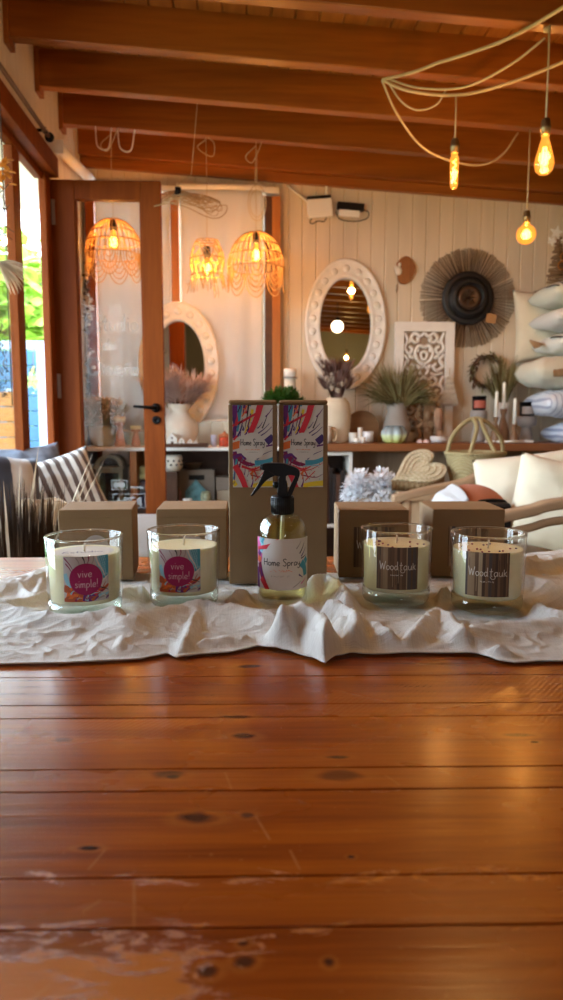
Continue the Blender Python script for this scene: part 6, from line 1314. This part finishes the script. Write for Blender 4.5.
# cushion stack on the counter, upright cushion, ornament shelf
CW1=fabric('mint_white',(.66,.68,.60)); CW2=stripes('grey_pinstripe',(.70,.69,.66),(.42,.42,.43),1,.022,.75); CW3=fabric('soft_white',(.72,.72,.68)); CW4=fabric('cream_slub',(.70,.66,.53)); CW5=stripes('blue_pinstripe',(.66,.69,.76),(.34,.38,.50),0,.03,.78); CW6=stripes('blue_check',(.62,.66,.76),(.28,.32,.46),0,.026,.7)
DKS=stripes('dark_stripe_band',(.60,.56,.48),(.05,.04,.035),0,.035,.4); TANT=fabric('tan_tassel',(.36,.23,.12))
Yc=3.985
STK=[('blue checked cushion at the bottom of the stack',433,546,.125,CW6,0),('blue-white pinstriped cushion, second from the bottom of the stack',404,527,.15,CW5,1),('plump cream cushion with tan patch, third from the bottom of the stack',374,517,.165,CW4,2),('white cushion with dark striped top and tan tassel in the stack',346,538,.12,CW3,3),('white cushion with grey pinstripes, second from the top of the stack',322,535,.12,CW2,4),('mint-white cushion with dark striped band on top of the stack',298,534,.13,CW1,5)]
zcur=RZ+.001
for k,(lab,py,pl,t,mt,sd) in enumerate(STK):
    r=thing('cushion',lab,'cushion',(0,0,0),0,'stacked cushions on the counter'); w=.46; x=at(pl,py,Yc).x+w/2; zc_=at(pl,py,Yc).z
    r.location=(x,Yc-.09,zc_)
    mb=MB(); mb.pillow(w,.40,t*1.03,22,0,None,.05,.36,sd); mb.build('cover',mt,r)
    if k in (3,5): 
        mb=MB(); 
        def fn(u,v,w=w,t=t): 
            a=-.96+u*1.1; b=-.95+v*.75; kk=max(0,(1-abs(a)**2.6)*(1-abs(b)**2.6))**.42; return (a*w/2,b*.2,t*.52*kk+.004)
        mb.grid(fn,20,14); mb.build('striped_band',DKS,r,solid=.003)
    if k in (1,2,3):
        mb=MB(); rr=random.Random(k); xb=-w/2+(.14 if k<3 else -.01); 
        for j in range(30): q=rr.uniform(-.05,.05); mb.tube([(xb+q,-.165 if k<3 else q*.5,.035),(xb+q*1.2,-.20 if k<3 else q*.4,-.01),(xb+q*1.2,-.205 if k<3 else q*.3,-.03)] if k<3 else [(xb,0,0),(xb-.03,q*.5,q*.3),(xb-.06,q*.7,q*.5)],.005,5)
        mb.build('tassel',TANT,r)
cushion('cushion','upright pale cushion wedged between wall and cushion stack',CREAM,540,326,4.135,.30,.42,.09,math.radians(86),math.radians(2),math.radians(-6),None,19)
p=at(545,287,4.0); r=thing('wall_shelf','short dark wall shelf above the cushion stack','shelf',(p.x,3.98,p.z)); mb=MB(); mb.boxp((0,0,-.025),(.42,.215,0)); mb.build('board',DARKW,r,bevel=.002)
for x in (.08,.34): mb=MB(); mb.prism([(0,0),(.16,0),(0,-.12)],-.008,.008,0,Matrix.Translation((x,.215,-.0252))@Matrix.Rotation(-PI/2,4,'Z')@FRONT); mb.build('bracket',BLACKM,r)
Y=4.08; m=mpp(555,255,Y); r=thing('driftwood_tree','brown driftwood tree ornament topped with white stars on the wall shelf','ornament',(at(557,284,Y).x,Y,p.z+.0005)); rr=random.Random(44)
mb=MB(); mb.lathe([(0,.0),(.05,0),(.05,.012),(.012,.016),(0,.016)],18); mb.tube([(0,0,.01),(.004,0,m*50)],[.012,.005],8)
for k in range(26): z=m*(6+k*1.7); L=m*(13-k*.42); mb.tube([(-L*rr.uniform(.7,1),rr.uniform(-.02,.01),z+rr.gauss(0,.004)),(L*rr.uniform(.7,1),rr.uniform(-.02,.01),z+rr.gauss(0,.006))],[.006,.008],6)
mb.build('branches',wood('driftwood',(.12,.07,.035),(.28,.18,.09),0,8),r)
def star(R,c,x): 
    mb=MB(); mb.prism([(R*(1 if k%2==0 else .45)*math.sin(k*PI/5),R*(1 if k%2==0 else .45)*math.cos(k*PI/5)) for k in range(10)],-.006,.006,0,Matrix.Translation((c[0],-.03,c[1]))@Matrix.Rotation(x,4,'Y')@FRONT); mb.build('star',WHITEM,r,bevel=.002)
star(m*7,(-m*5,m*53),.2); star(m*7,(m*6,m*46),-.3); star(m*5,(-m*9,m*45),.5); star(m*4,(m*11,m*36),.1)
mb=MB(); 
for c_ in ((m*4,m*30),(m*8,m*26),(m*2,m*22)): mb.tube([(c_[0]+m*4*math.cos(a),-.032,c_[1]+m*4*math.sin(a)) for a in np.linspace(0,2*PI,25)[:-1]],.003,5,0,True)
mb.build('ring_ornaments',RUSTL,r)
# ------------------------------------------------------------------ outside
def sbox(name,lo,hi,m): mb=MB(); mb.boxp(lo,hi); o=mb.build(name,m); o['kind']='structure'; return o
sbox('ground',(-30,-12,-.30),(XL-.11,40,-.12),plain('lawn',(.10,.17,.03),.9,var=.4,vs=3))
sbox('terrace_floor',(-3.4,-3,-.11),(XL-.11,7.2,-.012),wood('terrace_boards',(.30,.20,.12),(.42,.30,.19),1,6,.6))
BLUE=plain('blue_boards',(.025,.095,.17),.5,var=.15,vs=6,stretch=(1,1,6)); OR2=plain('ochre_boards',(.30,.12,.015),.55,var=.2,vs=6,stretch=(1,1,6)); SLATE=plain('slate_blue_paint',(.26,.36,.46),.5)
def fence(name,lab,x0,x1,Y,z0,z1,bh,m,post=None):
    r=thing(name,lab,'fence',(x0,Y,0)); n=int((z1-z0)/bh)
    mb=MB()
    for k in range(n): mb.boxp((0,0,z0+k*bh+.006),(x1-x0,.03,z0+(k+1)*bh))
    mb.build('boards',m,r,bevel=.004); mb=MB(); mb.boxp((-.0,.031,z0-.05),(.07,.10,z1)); mb.boxp((x1-x0-.07,.031,z0-.05),(x1-x0,.10,z1)); mb.build('back_post',SLATE,r); return r
Yb=6.0
fence('board_fence','blue horizontal board fence outside the doorway',at(-12,400,Yb).x,at(41,400,Yb).x,Yb,-.05,at(36,350,Yb).z,.12,BLUE)
fence('board_fence','ochre horizontal board fence outside, low in front of the shrubs',at(-40,400,4.9).x,at(14.5,400,4.9).x,4.9,-.05,at(8,388,4.9).z,.10,OR2)
r=thing('pergola_post','slate blue post and rail with white edge by the blue fence','post',(at(43,400,5.7).x,5.7,0)); mb=MB(); w=10*mpp(43,400,5.7); mb.boxp((-w/2,0,-.012),(w/2,.06,at(43,347,5.7).z)); mb.build('post',SLATE,r); mb=MB(); z=at(43,345,5.7).z; mb.boxp((-3.0,.001,z-.03),(.3,.07,z+.03)); mb.build('rail',SLATE,r); mb=MB(); mb.boxp((w/2,.0,-.012),(w/2+.03,.06,z-.031)); mb.build('white_edge',WHITEM,r)
TL1=leafm('tree_leaf_bright',(.16,.30,.03),(.36,.52,.06),.5,.4); TL2=leafm('tree_leaf_mid',(.10,.22,.03),(.24,.40,.06),.5,.4)
def tree(px,pyt,Y,R,lab,mt,seed,H=None):
    p=at(px,pyt,Y); r=thing('tree',lab,'tree',(p.x,Y,-.12),0,'trees beyond the terrace'); rr=random.Random(seed); top=p.z+.12; rz=R*1.1
    mb=MB(); mb.tube([(0,0,0),(.05,0,top-rz),(0,.05,top-rz*.5)],[.14,.10,.04],10); 
    for k in range(7): a=k*.9; mb.tube([(.03,0,top-rz*1.4),(math.cos(a)*R*.6,math.sin(a)*R*.6,top-rz*rr.uniform(.4,1.1))],[.05,.015],6)
    mb.build('trunk',TWIG,r); mb=MB()
    for k in range(3600):
        v=Vector((rr.gauss(0,1),rr.gauss(0,1),rr.gauss(0,1))).normalized()*(rr.random()**.4)*(1+.2*math.sin(rr.random()*9)); c=Vector((v.x*R,v.y*R,top-rz+v.z*rz)); mb.blade(c,(rr.gauss(0,1),rr.gauss(0,1),rr.gauss(0,.6)),R*.20,R*.13,.5,2)
    mb.build('crown',mt,r)
tree(8,262,9.5,1.5,'bright green tree beyond the fence in the narrow pane by the post',TL1,1); tree(38,256,15,2.3,'bright green tree beyond the blue fence by the door',TL1,2); tree(47,280,21,2.4,'mid green tree farther off behind the bright ones',TL2,3); tree(22,278,34,3.4,'mid green tree mostly hidden by the door post',TL2,6)
Y=5.6; p=at(33,380,Y); r=thing('hanging_plant','small pale green leafy plant hanging before the blue fence','plant',p); mb=MB(); rr=random.Random(5); m=mpp(33,380,Y)
for k in range(90): v=Vector((rr.gauss(0,1),rr.gauss(0,1),rr.gauss(0,1)*1.5))*m*3; mb.blade(v,(rr.gauss(0,1),-.5,rr.gauss(0,1)),m*5,m*2.6,.6,3)
mb.build('foliage',leafm('pale_leaf',(.30,.42,.10),(.52,.62,.22),.5,.4),r); mb=MB(); mb.lathe([(0,m*6),(m*3,m*6),(m*4,m*12),(0,m*12)],16); mb.build('pot',BLACK,r); mb=MB(); mb.tube([(0,0,m*12),(0,.06,at(33,345,5.7).z-p.z)],.004,6); mb.build('hanger',TWIG,r)
# eave outside the doorway
sbox('trim_4',(XL-.75,-1,2.16),(XL-.11,4.4,2.20),plain('eave_paint',(.66,.60,.50),.6))

# ------------------------------------------------------------------ light
wd=bpy.data.worlds.new('World'); SC.world=wd; wd.use_nodes=True; nt=wd.node_tree; nt.nodes.clear()
o_=nt.nodes.new('ShaderNodeOutputWorld'); bg=nt.nodes.new('ShaderNodeBackground'); tc=nt.nodes.new('ShaderNodeTexCoord'); sp=nt.nodes.new('ShaderNodeSeparateXYZ'); rp=nt.nodes.new('ShaderNodeValToRGB')
nt.links.new(tc.outputs['Generated'],sp.inputs[0]); nt.links.new(sp.outputs[2],rp.inputs[0]); nt.links.new(rp.outputs[0],bg.inputs[0]); nt.links.new(bg.outputs[0],o_.inputs[0])
e=rp.color_ramp.elements; e[0].position=0.0; e[0].color=(.84,.92,1.0,1); e[1].position=.7; e[1].color=(.52,.73,1.0,1); bg.inputs[1].default_value=SKY
def portal(loc,rot,sx,sy):
    l=bpy.data.lights.new('window_portal','AREA'); l.shape='RECTANGLE'; l.size=sx; l.size_y=sy; l.cycles.is_portal=True; o=bpy.data.objects.new('window_portal',l); COL.objects.link(o); o.location=loc; o.rotation_euler=rot
portal((XL-.12,(OY0+OY1)/2,1.03),(0,-PI/2,0),2.05,OY1-OY0); portal(((WX0+WX1)/2,YR-.12,(WZ0+WZ1)/2),(PI/2,0,0),WX1-WX0,WZ1-WZ0)
s=bpy.data.lights.new('sun','SUN'); s.energy=SUN; s.angle=.01; s.color=(1,.95,.85); o=bpy.data.objects.new('sun',s); COL.objects.link(o); o.rotation_euler=(math.radians(48),0,math.radians(28))
# ------------------------------------------------------------------ camera and view
cam=bpy.data.cameras.new('camera'); co_=bpy.data.objects.new('camera',cam); COL.objects.link(co_); co_.location=CAM; co_.rotation_euler=(PI/2-PITCH,0,-YAW)
cam.sensor_fit='VERTICAL'; cam.sensor_height=36; cam.lens=36*FPX/1000; cam.clip_start=.02; cam.dof.use_dof=True; cam.dof.focus_distance=.84; cam.dof.aperture_fstop=8.5
SC.camera=co_
SC.view_settings.view_transform='Standard'; SC.view_settings.look='None'; SC.view_settings.gamma=1; SC.view_settings.use_curve_mapping=False; SC.view_settings.exposure=EXPO
cy=SC.cycles; cy.use_denoising=True; cy.max_bounces=14; cy.transparent_max_bounces=24; cy.transmission_bounces=12; cy.glossy_bounces=6; cy.diffuse_bounces=5; cy.caustics_refractive=False; cy.caustics_reflective=False; cy.sample_clamp_indirect=8; cy.use_light_tree=True
